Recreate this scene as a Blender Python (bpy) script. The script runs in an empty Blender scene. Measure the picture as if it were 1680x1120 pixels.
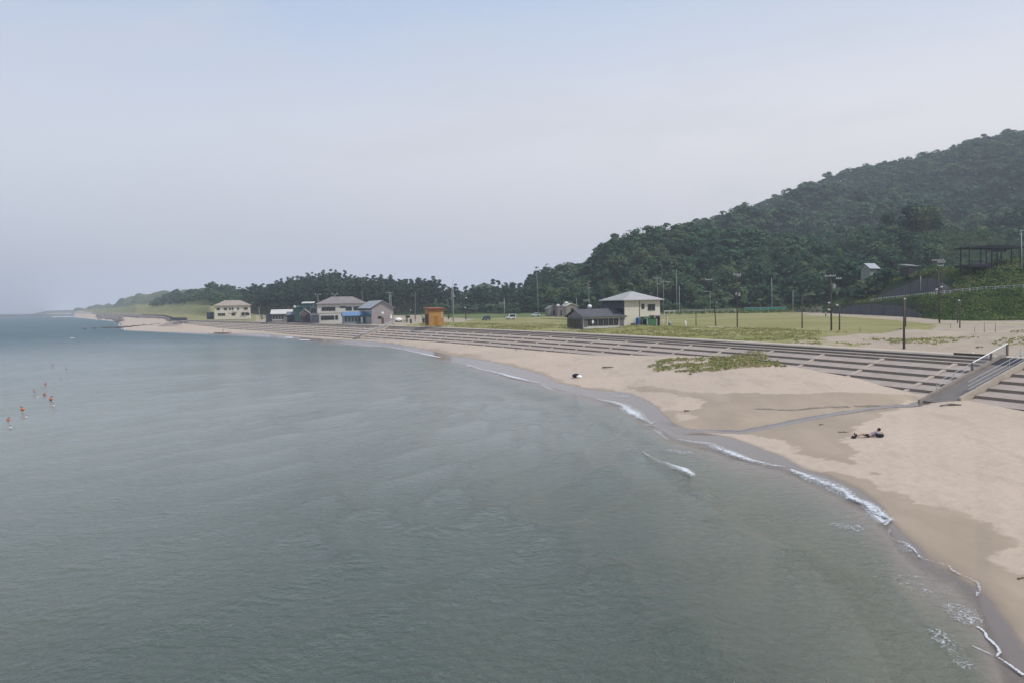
import bpy, bmesh, math, random
import numpy as np
from mathutils import Vector, Matrix
random.seed(7); RNG = np.random.default_rng(11)
sc = bpy.context.scene
COL = sc.collection
PI = math.pi
R_ = math.radians
# ------------------------------------------------------------------ camera
F = 1680 * 28.0 / 36.0
HY0, HSL = 514.0, 0.018
PITCH = math.atan((560 - (HY0 - HSL * 840)) / F)
ROLL = math.atan(HSL)
CZ = 10.0
RM = Matrix.Rotation(PI / 2 - PITCH, 3, 'X') @ Matrix.Rotation(-ROLL, 3, 'Z')
RN = np.array(RM)
cam_d = bpy.data.cameras.new('camera'); cam = bpy.data.objects.new('camera', cam_d); COL.objects.link(cam)
cam_d.lens = 28.0; cam_d.sensor_width = 36.0; cam_d.clip_end = 30000; cam_d.clip_start = 0.1
cam.matrix_world = Matrix.Translation((0, 0, CZ)) @ RM.to_4x4()
sc.camera = cam

def ray(px, py):
    return RN @ np.array([(px - 840) / F, -(py - 560) / F, -1.0])
def uz(px, py, z):
    d = ray(px, py); t = (z - CZ) / d[2]
    return np.array([d[0] * t, d[1] * t, z])
def uD(px, py, D):
    d = ray(px, py); t = D / d[1]
    return np.array([d[0] * t, D, CZ + d[2] * t])
def proj(P):
    v = RN.T @ (np.array(P, float) - np.array([0, 0, CZ]))
    return 840 + F * v[0] / -v[2], 560 - F * v[1] / -v[2]

# ------------------------------------------------------------------ numpy noise
def _hash(ix, iy, s):
    n = (ix.astype(np.int64) * 374761393 + iy.astype(np.int64) * 668265263 + s * 1442695041) & 0xffffffff
    n = ((n ^ (n >> 13)) * 1274126177) & 0xffffffff
    return ((n ^ (n >> 16)) & 0xffff) / 65535.0
def vnoise(x, y, s=0):
    x = np.asarray(x, float); y = np.asarray(y, float)
    ix = np.floor(x); iy = np.floor(y); fx = x - ix; fy = y - iy
    fx = fx * fx * (3 - 2 * fx); fy = fy * fy * (3 - 2 * fy)
    a = _hash(ix, iy, s); b = _hash(ix + 1, iy, s); c = _hash(ix, iy + 1, s); d = _hash(ix + 1, iy + 1, s)
    return (a * (1 - fx) + b * fx) * (1 - fy) + (c * (1 - fx) + d * fx) * fy
def fbm(x, y, s=0, o=4):
    t = 0; a = 0.5
    for k in range(o):
        t = t + a * vnoise(x * 2 ** k, y * 2 ** k, s + k * 17); a *= 0.5
    return t / (1 - 0.5 ** o)          # 0..1
def sstep(a, b, x):
    t = np.clip((x - a) / (b - a), 0, 1); return t * t * (3 - 2 * t)

# ------------------------------------------------------------------ curves in polar form about the origin
def polar(P): return math.atan2(P[0], P[1]), math.hypot(P[0], P[1])
def curve(px_pts, z, extra=()):
    c = [polar(uz(x, y, z)) for x, y in px_pts] + [polar(p) for p in extra]
    c.sort(); return np.array([a for a, b in c]), np.array([b for a, b in c])
SHORE_PX = [(204.5, 541.5), (225, 543), (263, 544.3), (324, 547.3), (377, 549), (420, 550.8), (477, 555.8), (534, 561.5), (586, 565), (643, 570), (700, 581), (722, 587),
    (768, 600), (800, 609), (840, 619), (885, 629), (925, 640), (983, 655), (1020, 664), (1045, 680), (1075, 700), (1110, 719), (1150, 728), (1200, 747), (1287, 766), (1330, 783),
    (1400, 818), (1450, 852), (1475, 886), (1512, 914), (1560, 932), (1600, 965), (1625, 1030), (1650, 1080), (1680, 1108)]
SHORE_FAR = [(120, 520), (136, 522.0), (160, 524.5), (182, 526), (188, 527.0)]
WET_PX = [(204.5, 541), (263, 543.6), (324, 546), (377, 547.6), (420, 549), (477, 553.5), (534, 558.5), (586, 562), (643, 567), (700, 576.5), (743, 586), (781, 592), (828, 601), (870, 611),
    (899, 619), (908, 626), (936, 632), (960, 638), (1003, 643), (1035, 649), (1067, 664), (1088, 681), (1106, 695), (1146, 706), (1185, 715), (1238, 732), (1288, 749), (1314, 764),
    (1361, 779), (1405, 799), (1443, 823), (1470, 860), (1524, 912), (1561, 928), (1606, 957), (1640, 1000), (1680, 1050)]
SH = curve(SHORE_FAR + SHORE_PX, 0, [(18.5, 16), (23, 9), (30, 2)])
WT = curve([(120, 519.5)] + [(x, y - .4) for x, y in SHORE_FAR[1:]] + WET_PX, 0.12, [(20.5, 17), (25.5, 10), (33, 2.5)])
TOP_Z = 4.3
TOP_PX = [(320, 525.7), (377, 527), (434, 528.6), (500, 530.7), (571, 533), (657, 536), (700, 537), (768, 539.3), (835, 542.2), (900, 546), (960, 549), (1026, 552), (1080, 555), (1140, 558), (1200, 561.3), (1270, 565.5), (1340, 570), (1400, 573), (1421, 574.2), (1480, 577.8), (1540, 581.4), (1600, 586)]
tw = [uz(x, y, TOP_Z) for x, y in TOP_PX]
print('top curve', [tuple(np.round(p[:2], 0)) for p in tw])
# smooth polynomial fit of the wall line in the world: X as function of Y
ty = np.array([p[1] for p in tw]); tx = np.array([p[0] for p in tw])
pf = np.polyfit(np.log(ty), tx, 4)
def topX(Y): return np.polyval(pf, np.log(Y))
ys = np.arange(68, 470, 0.5)
T = np.stack([topX(ys), ys], 1)
d0 = T[1] - T[0]; d0 /= np.linalg.norm(d0)
pre = np.array([T[0] - d0 * k * 0.5 for k in range(140, 0, -1)])
far = [uz(x, y, TOP_Z)[:2] for x, y in [(269, 519.2), (223, 517.6), (182, 516.2)]]
T = np.concatenate([pre, T])
seg = np.linalg.norm(np.diff(T, axis=0), axis=1); Ts = np.concatenate([[0], np.cumsum(seg)])
TS = np.arange(0, Ts[-1], 0.5); T = np.stack([np.interp(TS, Ts, T[:, 0]), np.interp(TS, Ts, T[:, 1])], 1)
tan = np.gradient(T, axis=0); tan /= np.linalg.norm(tan, axis=1)[:, None]
TN = np.stack([-tan[:, 1], tan[:, 0]], 1)                  # seaward normal (to the left of travel away from the camera)
TOPA = np.concatenate([[polar(p) for p in T], [polar(p) for p in far], [polar(uz(136, 515.2, TOP_Z)), polar(uz(118, 515.2, TOP_Z))]])
TOPA = TOPA[np.argsort(TOPA[:, 0])]
def r_top(th): return np.interp(th, TOPA[:, 0], TOPA[:, 1])
def r_shore(th): return np.interp(th, *SH)
def r_wet(th): return np.interp(th, *WT)
def top_near(P):
    k = int(np.argmin(((T - np.array(P[:2])) ** 2).sum(1))); v = np.array(P[:2]) - T[k]
    return k, float(v @ TN[k])
SLOPE = 3.1
FOOT_PX = [(320, 534), (377, 541), (434, 545), (500, 553), (534, 555), (600, 558), (700, 561.5), (768, 567), (836, 573.5), (900, 579), (970, 584), (1060, 585), (1140, 586), (1215, 589), (1290, 602),
    (1350, 612), (1410, 625), (1450, 636), (1500, 650), (1560, 656), (1640, 670), (1680, 679)]
FT = []
for x, y in FOOT_PX:
    z = 2.2
    for it in range(30):
        P = uz(x, y, z); k, d = top_near(P)
        z = 0.6 * z + 0.4 * min(4.5, max(0.15, TOP_Z - d / SLOPE))
    a, r = polar(P); FT.append((a, r, z))
print('foot z', [round(f[2], 2) for f in FT])
FT.append((*polar(T[60] + TN[60] * 8.3), 2.2)); FT.append((*polar(T[10] + TN[10] * 8.3), 2.2)); 
for (x, y, zz) in [(300, 529, 3.0), (269, 524, 3), (223, 519.5, 3.5), (203, 518.5, 3.5), (182, 517.5, 3.5), (136, 516, 3.5), (118, 516, 3.5)]:
    a, r = polar(uz(x, y, zz)); FT.append((a, r, zz))
FT = np.array(sorted(FT))
def r_foot(th): return np.maximum(np.interp(th, FT[:, 0], FT[:, 1]), r_shore(th) + 2.5)
def z_foot(th): return np.interp(th, FT[:, 0], FT[:, 2])

# inland profile: column px -> list of (D, z) control points
def zy(x, D, y, h=0): return uD(x, y, D)[2] - h
PROF = {
 118: [(1800, 5), (1850, 6), (1860, 6), (1880, 7), (1950, 8), (2100, 6), (2200, 5)],
 136: [(1800, 7), (1900, zy(136, 1900, 509)), (1950, zy(136, 1950, 508)), (2000, zy(136, 2000, 507.5)), (2050, zy(136, 2050, 507)), (2200, 15), (2400, 15)],
 182: [(1320, 7), (1400, zy(182, 1400, 507)), (1450, zy(182, 1450, 505)), (1500, zy(182, 1500, 503)), (1600, zy(182, 1600, 500)), (1750, 20), (1900, 20)],
 223: [(950, 6.5), (1080, zy(223, 1080, 502)), (1100, zy(223, 1100, 500)), (1200, zy(223, 1200, 493)), (1300, zy(223, 1300, 488.5)), (1450, 28), (1600, 30)],
 269: [(760, 6), (880, zy(269, 880, 502)), (900, zy(269, 900, 499)), (970, zy(269, 970, 491)), (1050, zy(269, 1050, 484)), (1200, 30), (1400, 34)],
 300: [(640, 6), (720, zy(300, 720, 503)), (740, zy(300, 740, 500)), (790, zy(300, 790, 493)), (850, zy(300, 850, 472, 14)), (950, 24), (1200, 30)],
 345: [(470, 5.5), (530, zy(345, 530, 503)), (545, zy(345, 545, 501)), (600, zy(345, 600, 494)), (700, zy(345, 700, 462, 10)), (800, 20), (1000, 24)],
 400: [(440, 5.3), (500, 7), (520, 8), (580, 13), (650, zy(400, 650, 467, 12)), (740, 16), (1000, 20)],
 450: [(400, 5.2), (430, 5.5), (450, 6), (520, 12), (600, zy(450, 600, 460, 14)), (700, 16), (1000, 20)],
 520: [(380, 5), (400, 5.3), (420, 6), (480, 11), (550, zy(520, 550, 453, 16)), (650, 15), (1000, 18)],
 600: [(370, 5), (390, 5.2), (410, 6), (450, 9), (500, zy(600, 500, 452, 17)), (600, 12), (1000, 16)],
 700: [(400, 5), (410, 5.2), (425, 6), (460, 9), (500, zy(700, 500, 450, 17)), (600, 12), (1000, 16)],
 760: [(400, 5), (410, 5.2), (425, 5.5), (450, 7), (480, zy(760, 480, 464, 16)), (600, 9), (1000, 14)],
 850: [(370, 5), (380, 5.2), (400, 5.8), (430, 7.5), (460, zy(850, 460, 460, 16)), (560, 9), (1000, 16)],
 900: [(350, 5), (365, 6), (390, 9), (450, 17), (520, zy(900, 520, 438, 9)), (600, 20), (900, 25)],
 960: [(330, 5), (345, 6), (370, 10), (430, 22), (500, zy(960, 500, 424, 9)), (600, 28), (850, 30)],
 1000: [(320, 5), (335, 6.5), (350, 11), (385, 26), (430, zy(1000, 430, 381, 9)), (560, 38), (820, 45)],
 1060: [(310, 5), (325, 6), (340, 10), (380, 27), (430, zy(1060, 430, 368, 9)), (540, 42), (800, 62)],
 1120: [(300, 5), (318, 6), (335, 10), (385, 29), (440, zy(1120, 440, 357, 9)), (520, 44), (780, zy(1120, 780, 355, 18))],
 1200: [(295, 5), (310, 6), (330, 10), (370, 24), (420, zy(1200, 420, 368, 9)), (500, 40), (800, zy(1200, 800, 344, 14))],
 1260: [(295, 5), (308, 6), (325, 9), (360, 20), (400, zy(1260, 400, 375, 9)), (480, 36), (850, zy(1260, 850, 318, 14))],
 1320: [(295, 5), (303, 7), (320, 10), (350, 18), (380, zy(1320, 380, 392, 9)), (460, 31), (880, zy(1320, 880, 298, 14))],
 1380: [(256, 4.9), (262, 7.6), (275, 9), (310, 13), (355, zy(1380, 355, 414, 9)), (440, 27), (900, zy(1380, 900, 278, 14))],
 1420: [(236, 4.9), (242, 8.3), (252, 9.2), (265, 10), (335, zy(1420, 335, 432, 7)), (430, 25), (900, zy(1420, 900, 269.5, 14))],
 1450: [(222, 4.9), (230, 9.0), (240, 9.5), (256, 14), (320, 15), (425, 24), (900, zy(1450, 900, 265, 14))],
 1500: [(198, 4.9), (209, 9.7), (217, 9.8), (235, 16.2), (300, 16), (410, 25), (900, zy(1500, 900, 258, 14))],
 1545: [(172, 4.9), (189, 10.3), (197, 10.3), (216, 16.8), (300, 15), (400, 27), (900, zy(1545, 900, 250, 14))],
 1600: [(163, 4.9), (181, 10.9), (189, 10.9), (205, 16.8), (300, 15), (390, 30), (900, zy(1600, 900, 231, 14))],
 1680: [(160, 4.9), (175, 11.3), (183, 11.3), (203, 18.6), (300, 18), (380, 34), (900, zy(1680, 900, 213, 14))],
 1900: [(150, 4.9), (165, 12.3), (173, 12.3), (195, 22), (300, 26), (380, 40), (900, 205)],
 2300: [(130, 4.9), (145, 13), (153, 13), (175, 24), (300, 34), (380, 50), (900, 200)],
}
pk = sorted(PROF)
PTH = []; PR = []; PZ = []
for x in pk:
    th = math.atan2(uD(x, 500, 100)[0], 100)
    PTH.append(th); PR.append([D / math.cos(th) for D, z in PROF[x]]); PZ.append([z for D, z in PROF[x]])
KS = (CZ - TOP_Z) / 5.1
PTH = np.array(PTH); PR = np.array(PR) * KS; PZ = CZ - (CZ - np.array(PZ)) * KS

def pathdist(X, Y, pts):
    """distance to polyline"""
    best = np.full(X.shape, 1e9)
    for (ax, ay), (bx, by) in zip(pts[:-1], pts[1:]):
        dx, dy = bx - ax, by - ay; L = dx * dx + dy * dy + 1e-9
        t = np.clip(((X - ax) * dx + (Y - ay) * dy) / L, 0, 1)
        best = np.minimum(best, np.hypot(X - ax - t * dx, Y - ay - t * dy))
    return best
def polysd(X, Y, pts):
    """signed distance, positive inside"""
    P = list(pts) + [pts[0]]
    d = pathdist(X, Y, P); ins = np.zeros(X.shape, bool)
    for (ax, ay), (bx, by) in zip(P[:-1], P[1:]):
        c = ((ay > Y) != (by > Y)); xi = (bx - ax) * (Y - ay) / ((by - ay) if by != ay else 1e-9) + ax
        ins ^= c & (X < xi)
    return np.where(ins, d, -d)
def wpoly(px, z): return [tuple(uz(x, y, z)[:2]) for x, y in px]
CREEK = wpoly([(1530, 652), (1500, 657), (1440, 663), (1380, 669), (1300, 675), (1215, 683)], 1.3) + wpoly([(1150, 691)], .7) + wpoly([(1100, 700)], .2)
CREEK_UP = wpoly([(1500, 654), (1380, 659), (1300, 661), (1240, 657)], 1.5)

def terrain(X, Y):
    X = np.asarray(X, float); Y = np.asarray(Y, float)
    th = np.arctan2(X, Y); r = np.hypot(X, Y)
    rs, rf, rt, zf = r_shore(th), r_foot(th), r_top(th), z_foot(th)
    u = np.clip((r - rs) / np.maximum(rf - rs, 1), 0, 1)
    zb = zf * (0.35 * u + 0.65 * u * u * (3 - 2 * u) * 0.6 + 0.65 * 0.4 * u)
    zb = zb + 0.10 * (fbm(X * .12, Y * .12, 5) - .5) * sstep(.12, .4, u) + 0.05 * (fbm(X * .9, Y * .9, 9, 3) - .5) * sstep(.2, .5, u)
    dc = pathdist(X, Y, CREEK)
    du = pathdist(X, Y, CREEK_UP)
    zb = zb - np.minimum(0.30 * np.exp(-(dc / 1.6) ** 2), np.maximum(zb - .03, 0)) - 0.08 * np.exp(-(du / 1.0) ** 2) * sstep(.1, .3, u)
    zs = np.maximum(-3.0, (r - rs) * 0.045)
    z = np.where(r < rs, zs, zb)
    z = np.where(r > rf, np.minimum(zf + (r - rf) * .02, zf + .3), z)
    # inland
    n = PR.shape[1]
    rk = [rt, rt + 5.0] + [np.interp(th, PTH, PR[:, k]) for k in range(n)]
    zk = [np.full(th.shape, TOP_Z - .12), np.full(th.shape, TOP_Z - .12)] + [np.interp(th, PTH, PZ[:, k]) for k in range(n)]
    zi = zk[0].copy()
    for k in range(len(rk) - 1):
        t = np.clip((r - rk[k]) / np.maximum(rk[k + 1] - rk[k], .5), 0, 1)
        ts = t if k < 2 else (0.35 * t + 0.65 * t * t * (3 - 2 * t))
        zi = np.where(r >= rk[k], zk[k] + (zk[k + 1] - zk[k]) * ts, zi)
    zi = np.where(r > rk[-1], zk[-1] - (r - rk[-1]) * .12, zi)
    hum = sstep(rt + 5, rt + 12, r) * (1 - sstep(rt + 42, rt + 62, r))
    hum = hum * (sstep(-.35, 0.0, th) + .6 * sstep(.40, .5, th))
    zi = zi + hum * (0.85 * np.maximum(fbm(X * .11, Y * .11, 21) - .42, 0) * 2 + 0.25 * (fbm(X * .5, Y * .5, 23, 3) - .5))
    hill = sstep(rk[5] - 20, rk[5] + 30, r) * (r > rk[5] - 20)
    zi = zi + hill * ((fbm(X * .010, Y * .010, 31, 3) - .5) * 58 + (fbm(X * .028, Y * .028, 37, 2) - .5) * 18) * sstep(rk[5], rk[5] + 160, r) * np.clip((rk[-1] + 5 - r) / 120, 0, 1)
    return np.where(r > rt, zi, z)
def tz(x, y): return float(terrain(np.array([x]), np.array([y]))[0])
def hit(px, py, z0=None):
    """where the sight line through a pixel of the photograph meets the ground (far side solved by marching)"""
    d = ray(px, py)
    t = np.concatenate([np.arange(12, 300, .25), np.arange(300, 1500, 1.5)])
    X = d[0] * t; Y = d[1] * t; Z = CZ + d[2] * t; g = terrain(X, Y)
    b = np.nonzero(Z <= g)[0]
    if len(b) == 0: return uD(px, py, 900)
    k = b[0]; return np.array([X[k], Y[k], g[k]])

# ------------------------------------------------------------------ objects
def tag(o, label=None, cat=None, group=None, kind=None):
    if label: o['label'] = label
    if cat: o['category'] = cat
    if group: o['group'] = group
    if kind: o['kind'] = kind
    return o
def thing(name, label, cat, loc, rz=0, group=None):
    o = bpy.data.objects.new(name, None); COL.objects.link(o); o.empty_display_size = .2
    o.location = [float(v) for v in loc]; o.rotation_euler = (0, 0, rz)
    return tag(o, label, cat, group)
def npmesh(name, V, Fc, mat=None, smooth=False, attrs=None, parent=None):
    V = np.asarray(V, np.float32); Fc = np.asarray(Fc, np.int32); k = Fc.shape[1]
    me = bpy.data.meshes.new(name)
    me.vertices.add(len(V)); me.vertices.foreach_set('co', V.ravel())
    me.loops.add(Fc.size); me.loops.foreach_set('vertex_index', Fc.ravel())
    me.polygons.add(len(Fc)); me.polygons.foreach_set('loop_start', np.arange(0, Fc.size, k, dtype=np.int32))
    me.polygons.foreach_set('loop_total', np.full(len(Fc), k, np.int32))
    if smooth: me.polygons.foreach_set('use_smooth', np.ones(len(Fc), bool))
    me.update(calc_edges=True)
    for n, a in (attrs or {}).items():
        a = np.asarray(a, np.float32)
        if a.ndim == 1:
            at = me.attributes.new(n, 'FLOAT', 'POINT'); at.data.foreach_set('value', a)
        else:
            at = me.attributes.new(n, 'FLOAT_VECTOR', 'POINT'); at.data.foreach_set('vector', a.ravel())
    if mat: me.materials.append(mat)
    o = bpy.data.objects.new(name, me); COL.objects.link(o)
    if parent: o.parent = parent
    return o
class MB:
    def __init__(s): s.v = []; s.f = []
    def add(s, vs, fs):
        b = len(s.v); s.v += [tuple(float(c) for c in v) for v in vs]; s.f += [tuple(i + b for i in f) for f in fs]; return s
    def box(s, x0, x1, y0, y1, z0, z1):
        return s.add([(x0, y0, z0), (x1, y0, z0), (x1, y1, z0), (x0, y1, z0), (x0, y0, z1), (x1, y0, z1), (x1, y1, z1), (x0, y1, z1)],
                     [(3, 2, 1, 0), (4, 5, 6, 7), (0, 1, 5, 4), (1, 2, 6, 5), (2, 3, 7, 6), (3, 0, 4, 7)])
    def tube(s, p, q, r0, r1=None, n=8):
        r1 = r0 if r1 is None else r1
        p = Vector(p); q = Vector(q); d = (q - p).normalized(); a = d.orthogonal().normalized(); b = d.cross(a)
        vs = [p + (a * math.cos(2 * PI * k / n) + b * math.sin(2 * PI * k / n)) * r0 for k in range(n)] + \
             [q + (a * math.cos(2 * PI * k / n) + b * math.sin(2 * PI * k / n)) * r1 for k in range(n)]
        return s.add(vs, [(k, (k + 1) % n, n + (k + 1) % n, n + k) for k in range(n)] + [tuple(range(n - 1, -1, -1)), tuple(range(n, 2 * n))])
    def prism(s, poly, y0, y1):
        """polygon in XZ extruded along Y"""
        n = len(poly)
        return s.add([(x, y0, z) for x, z in poly] + [(x, y1, z) for x, z in poly],
                     [(k, (k + 1) % n, n + (k + 1) % n, n + k) for k in range(n)] + [tuple(range(n - 1, -1, -1)), tuple(range(n, 2 * n))])
    def ball(s, c, r, n=10, m=6, sz=1.0):
        vs = [(c[0], c[1], c[2] - r * sz)]
        for j in range(1, m):
            a = -PI / 2 + PI * j / m
            vs += [(c[0] + r * math.cos(a) * math.cos(2 * PI * k / n), c[1] + r * math.cos(a) * math.sin(2 * PI * k / n), c[2] + r * sz * math.sin(a)) for k in range(n)]
        vs.append((c[0], c[1], c[2] + r * sz)); fs = []
        for k in range(n):
            fs.append((0, 1 + (k + 1) % n, 1 + k))
            for j in range(m - 2):
                b = 1 + j * n; fs.append((b + k, b + (k + 1) % n, b + n + (k + 1) % n, b + n + k))
            b = 1 + (m - 2) * n; fs.append((b + k, b + (k + 1) % n, len(vs) - 1))
        return s.add(vs, fs)
    def build(s, name, mat, parent=None, smooth=False, bevel=0):
        me = bpy.data.meshes.new(name); me.from_pydata(s.v, [], s.f); me.update()
        bm = bmesh.new(); bm.from_mesh(me); bmesh.ops.recalc_face_normals(bm, faces=bm.faces); bm.to_mesh(me); bm.free()
        if smooth: me.polygons.foreach_set('use_smooth', [True] * len(me.polygons))
        me.materials.append(mat)
        o = bpy.data.objects.new(name, me); COL.objects.link(o)
        if parent: o.parent = parent
        if bevel:
            m = o.modifiers.new('bevel', 'BEVEL'); m.width = bevel; m.segments = 2; m.limit_method = 'ANGLE'
        return o
def copy_tree(o, parent=None):
    c = o.copy(); COL.objects.link(c); c.parent = parent
    for ch in [k for k in bpy.data.objects if k.parent == o]:
        copy_tree(ch, c)
    return c

# ------------------------------------------------------------------ materials
class NT:
    def __init__(s, mat): s.t = mat.node_tree; s.n = s.t.nodes; s.l = s.t.links
    def new(s, typ, **kw):
        n = s.n.new(typ)
        for k, v in kw.items():
            if k.startswith('i_'):
                n.inputs[k[2:].replace('_', ' ')].default_value = v
            else: setattr(n, k, v)
        return n
    def link(s, a, b): s.l.new(a, b)
    def math(s, op, a, b=None, c=None, clamp=False):
        n = s.n.new('ShaderNodeMath'); n.operation = op; n.use_clamp = clamp
        for i, v in enumerate((a, b, c)):
            if v is None: continue
            if isinstance(v, (int, float)): n.inputs[i].default_value = v
            else: s.l.new(v, n.inputs[i])
        return n.outputs[0]
    def mix(s, f, a, b, blend='MIX'):
        n = s.n.new('ShaderNodeMix'); n.data_type = 'RGBA'; n.blend_type = blend; n.clamp_factor = True
        for i, v in ((0, f), (6, a), (7, b)):
            if isinstance(v, (int, float)): n.inputs[i].default_value = v
            elif isinstance(v, tuple): n.inputs[i].default_value = (*v, 1) if len(v) == 3 else v
            else: s.l.new(v, n.inputs[i])
        return n.outputs[2]
    def noise(s, vec, scale, detail=4, rough=.55, dist=0):
        n = s.n.new('ShaderNodeTexNoise'); n.inputs['Scale'].default_value = scale; n.inputs['Detail'].default_value = detail
        n.inputs['Roughness'].default_value = rough; n.inputs['Distortion'].default_value = dist
        if vec is not None: s.l.new(vec, n.inputs['Vector'])
        return n.outputs['Fac']
    def ramp(s, v, a, b, lo=0.0, hi=1.0):
        n = s.n.new('ShaderNodeMapRange'); n.clamp = True; n.interpolation_type = 'SMOOTHSTEP'
        n.inputs[1].default_value = a; n.inputs[2].default_value = b; n.inputs[3].default_value = lo; n.inputs[4].default_value = hi
        s.l.new(v, n.inputs[0]); return n.outputs[0]
    def attr(s, name):
        n = s.n.new('ShaderNodeAttribute'); n.attribute_name = name; return n
    def mapping(s, vec, sc_, rot=(0, 0, 0)):
        n = s.n.new('ShaderNodeMapping'); n.inputs['Scale'].default_value = sc_; n.inputs['Rotation'].default_value = rot
        s.l.new(vec, n.inputs['Vector']); return n.outputs[0]
    def bump(s, h, strength, dist, normal=None):
        n = s.n.new('ShaderNodeBump'); n.inputs['Strength'].default_value = strength; n.inputs['Distance'].default_value = dist
        s.l.new(h, n.inputs['Height'])
        if normal is not None: s.l.new(normal, n.inputs['Normal'])
        return n.outputs[0]
def new_mat(name):
    m = bpy.data.materials.new(name); m.use_nodes = True; t = NT(m)
    return m, t, m.node_tree.nodes['Principled BSDF']
def surf(name, col, rough=.8, var=.25, scale=1.5, col2=None, bump=.0, metal=0, spec=.3, stain=0, obj=True):
    """painted / stained procedural surface: two scales of noise and vertical streaks"""
    m, t, b = new_mat(name)
    tc = t.new('ShaderNodeTexCoord'); v = tc.outputs['Object']
    n1 = t.noise(v, scale, 5, .6); n2 = t.noise(v, scale * 9, 3, .6)
    col2 = col2 or tuple(c * .62 for c in col)
    f = t.math('MULTIPLY', t.ramp(n1, .35, .75), var * 2, clamp=True)
    c = t.mix(f, tuple(col), tuple(col2))
    c = t.mix(t.math('MULTIPLY', t.ramp(n2, .4, .7), var * .7), c, tuple(x * .8 for x in col))
    if stain:
        sv = t.mapping(v, (2.2, 2.2, .22)); n3 = t.noise(sv, 1.6, 4, .7)
        c = t.mix(t.math('MULTIPLY', t.ramp(n3, .5, .75), stain), c, (.10, .085, .07))
    t.link(c, b.inputs['Base Color']); b.inputs['Roughness'].default_value = rough; b.inputs['Metallic'].default_value = metal
    b.inputs['Specular IOR Level'].default_value = spec
    if bump: t.link(t.bump(n2, bump, .02), b.inputs['Normal'])
    return m
# ------------------------------------------------------------------ light, sky, air
AZ, EL = R_(114), R_(54)                 # direction TOWARDS the sun, azimuth clockwise from +Y
sd = Vector((math.sin(AZ) * math.cos(EL), math.cos(AZ) * math.cos(EL), math.sin(EL)))
sun_d = bpy.data.lights.new('sun', 'SUN'); sun_d.energy = 3.2; sun_d.angle = R_(.6); sun_d.color = (1, .955, .9)
sun = bpy.data.objects.new('sun', sun_d); COL.objects.link(sun); sun.rotation_euler = sd.to_track_quat('Z', 'Y').to_euler()
w = bpy.data.worlds.new('World'); sc.world = w; w.use_nodes = True
wt = w.node_tree; wt.nodes.clear(); t = NT(w)
out = t.new('ShaderNodeOutputWorld'); sky = t.new('ShaderNodeTexSky'); sky.sky_type = 'NISHITA'; sky.sun_disc = False
sky.sun_elevation = EL; sky.sun_rotation = AZ; sky.air_density = 1.2; sky.dust_density = 3.0; sky.ozone_density = 1.5
bg = t.new('ShaderNodeBackground'); bg.inputs[1].default_value = .10; t.link(sky.outputs[0], bg.inputs[0])
tc = t.new('ShaderNodeTexCoord'); sx = t.new('ShaderNodeSeparateXYZ'); t.link(tc.outputs['Generated'], sx.inputs[0])
# thin high cloud veil over the blue: pale lilac grey low down, thinner (bluer) towards the zenith
veil = t.mix(t.ramp(sx.outputs[2], 0.0, .22), (.82, .785, .86), (.93, .92, .965))
veil = t.mix(t.math('MULTIPLY', t.ramp(sx.outputs[2], .17, .42), 1.0), veil, (.55, .70, .95))
east = t.ramp(sx.outputs[0], -.55, .5)
veil = t.mix(t.math('MULTIPLY', east, t.ramp(sx.outputs[2], -.05, .1, .5, 1.0)), t.mix(1.0, veil, (.88, .92, .98), 'MULTIPLY'), t.mix(1.0, veil, (1.09, 1.06, 1.03), 'MULTIPLY'))
cn = t.noise(t.mapping(tc.outputs['Generated'], (1.6, 1.6, 5.5)), 1.5, 5, .55, .4)
veil = t.mix(t.ramp(cn, .44, .72, 0, .5), veil, (.78, .79, .83))
bg2 = t.new('ShaderNodeBackground'); t.link(veil, bg2.inputs[0]); bg2.inputs[1].default_value = .99
mx = t.new('ShaderNodeMixShader'); mx.inputs[0].default_value = .80; t.link(bg.outputs[0], mx.inputs[1]); t.link(bg2.outputs[0], mx.inputs[2])
t.link(mx.outputs[0], out.inputs['Surface'])
sc.view_settings.view_transform = 'Standard'; sc.view_settings.look = 'None'; sc.view_settings.exposure = 0; sc.view_settings.gamma = 1

hm = bpy.data.materials.new('haze_air'); hm.use_nodes = True; ht = NT(hm); ht.n.clear()
ho = ht.new('ShaderNodeOutputMaterial'); hv = ht.new('ShaderNodeVolumePrincipled')
hv.inputs['Color'].default_value = (.83, .905, .985, 1); hv.inputs['Density'].default_value = .00027; hv.inputs['Anisotropy'].default_value = .1
ht.link(hv.outputs[0], ho.inputs['Volume'])
hz = MB().box(-7600, 7600, -400, 7600, -6, 262).build('haze', hm); tag(hz, kind='stuff')

# ------------------------------------------------------------------ ground grid
fine = np.arange(R_(-36), R_(38), R_(.115))
TH = np.concatenate([np.arange(R_(-36), R_(-36) + .001, 1), fine, np.arange(R_(38), R_(84), R_(.6))])
TH = np.unique(np.round(TH, 7)); TH = TH[TH > math.atan2(uD(120, 500, 100)[0], 100)]
rr = [9.0]
while rr[-1] < 2700: rr.append(rr[-1] * (1.0075 if rr[-1] < 140 else 1.0095 if rr[-1] < 500 else 1.02))
RR = np.array(rr)
G_TH, G_R = np.meshgrid(TH, RR)
GX = G_R * np.sin(G_TH); GY = G_R * np.cos(G_TH); GZ = terrain(GX, GY)
rs, rf, rt = r_shore(TH)[None], r_foot(TH)[None], r_top(TH)[None]
hill_r = (np.interp(TH, PTH, PR[:, 1]))[None]
nr, nt = G_R.shape
idx = np.arange(nr * nt).reshape(nr, nt)
quads = np.stack([idx[:-1, :-1], idx[:-1, 1:], idx[1:, 1:], idx[1:, :-1]], -1).reshape(-1, 4)
quads = quads[:, ::-1]
cr = (G_R[:-1, :-1]).ravel()
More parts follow.
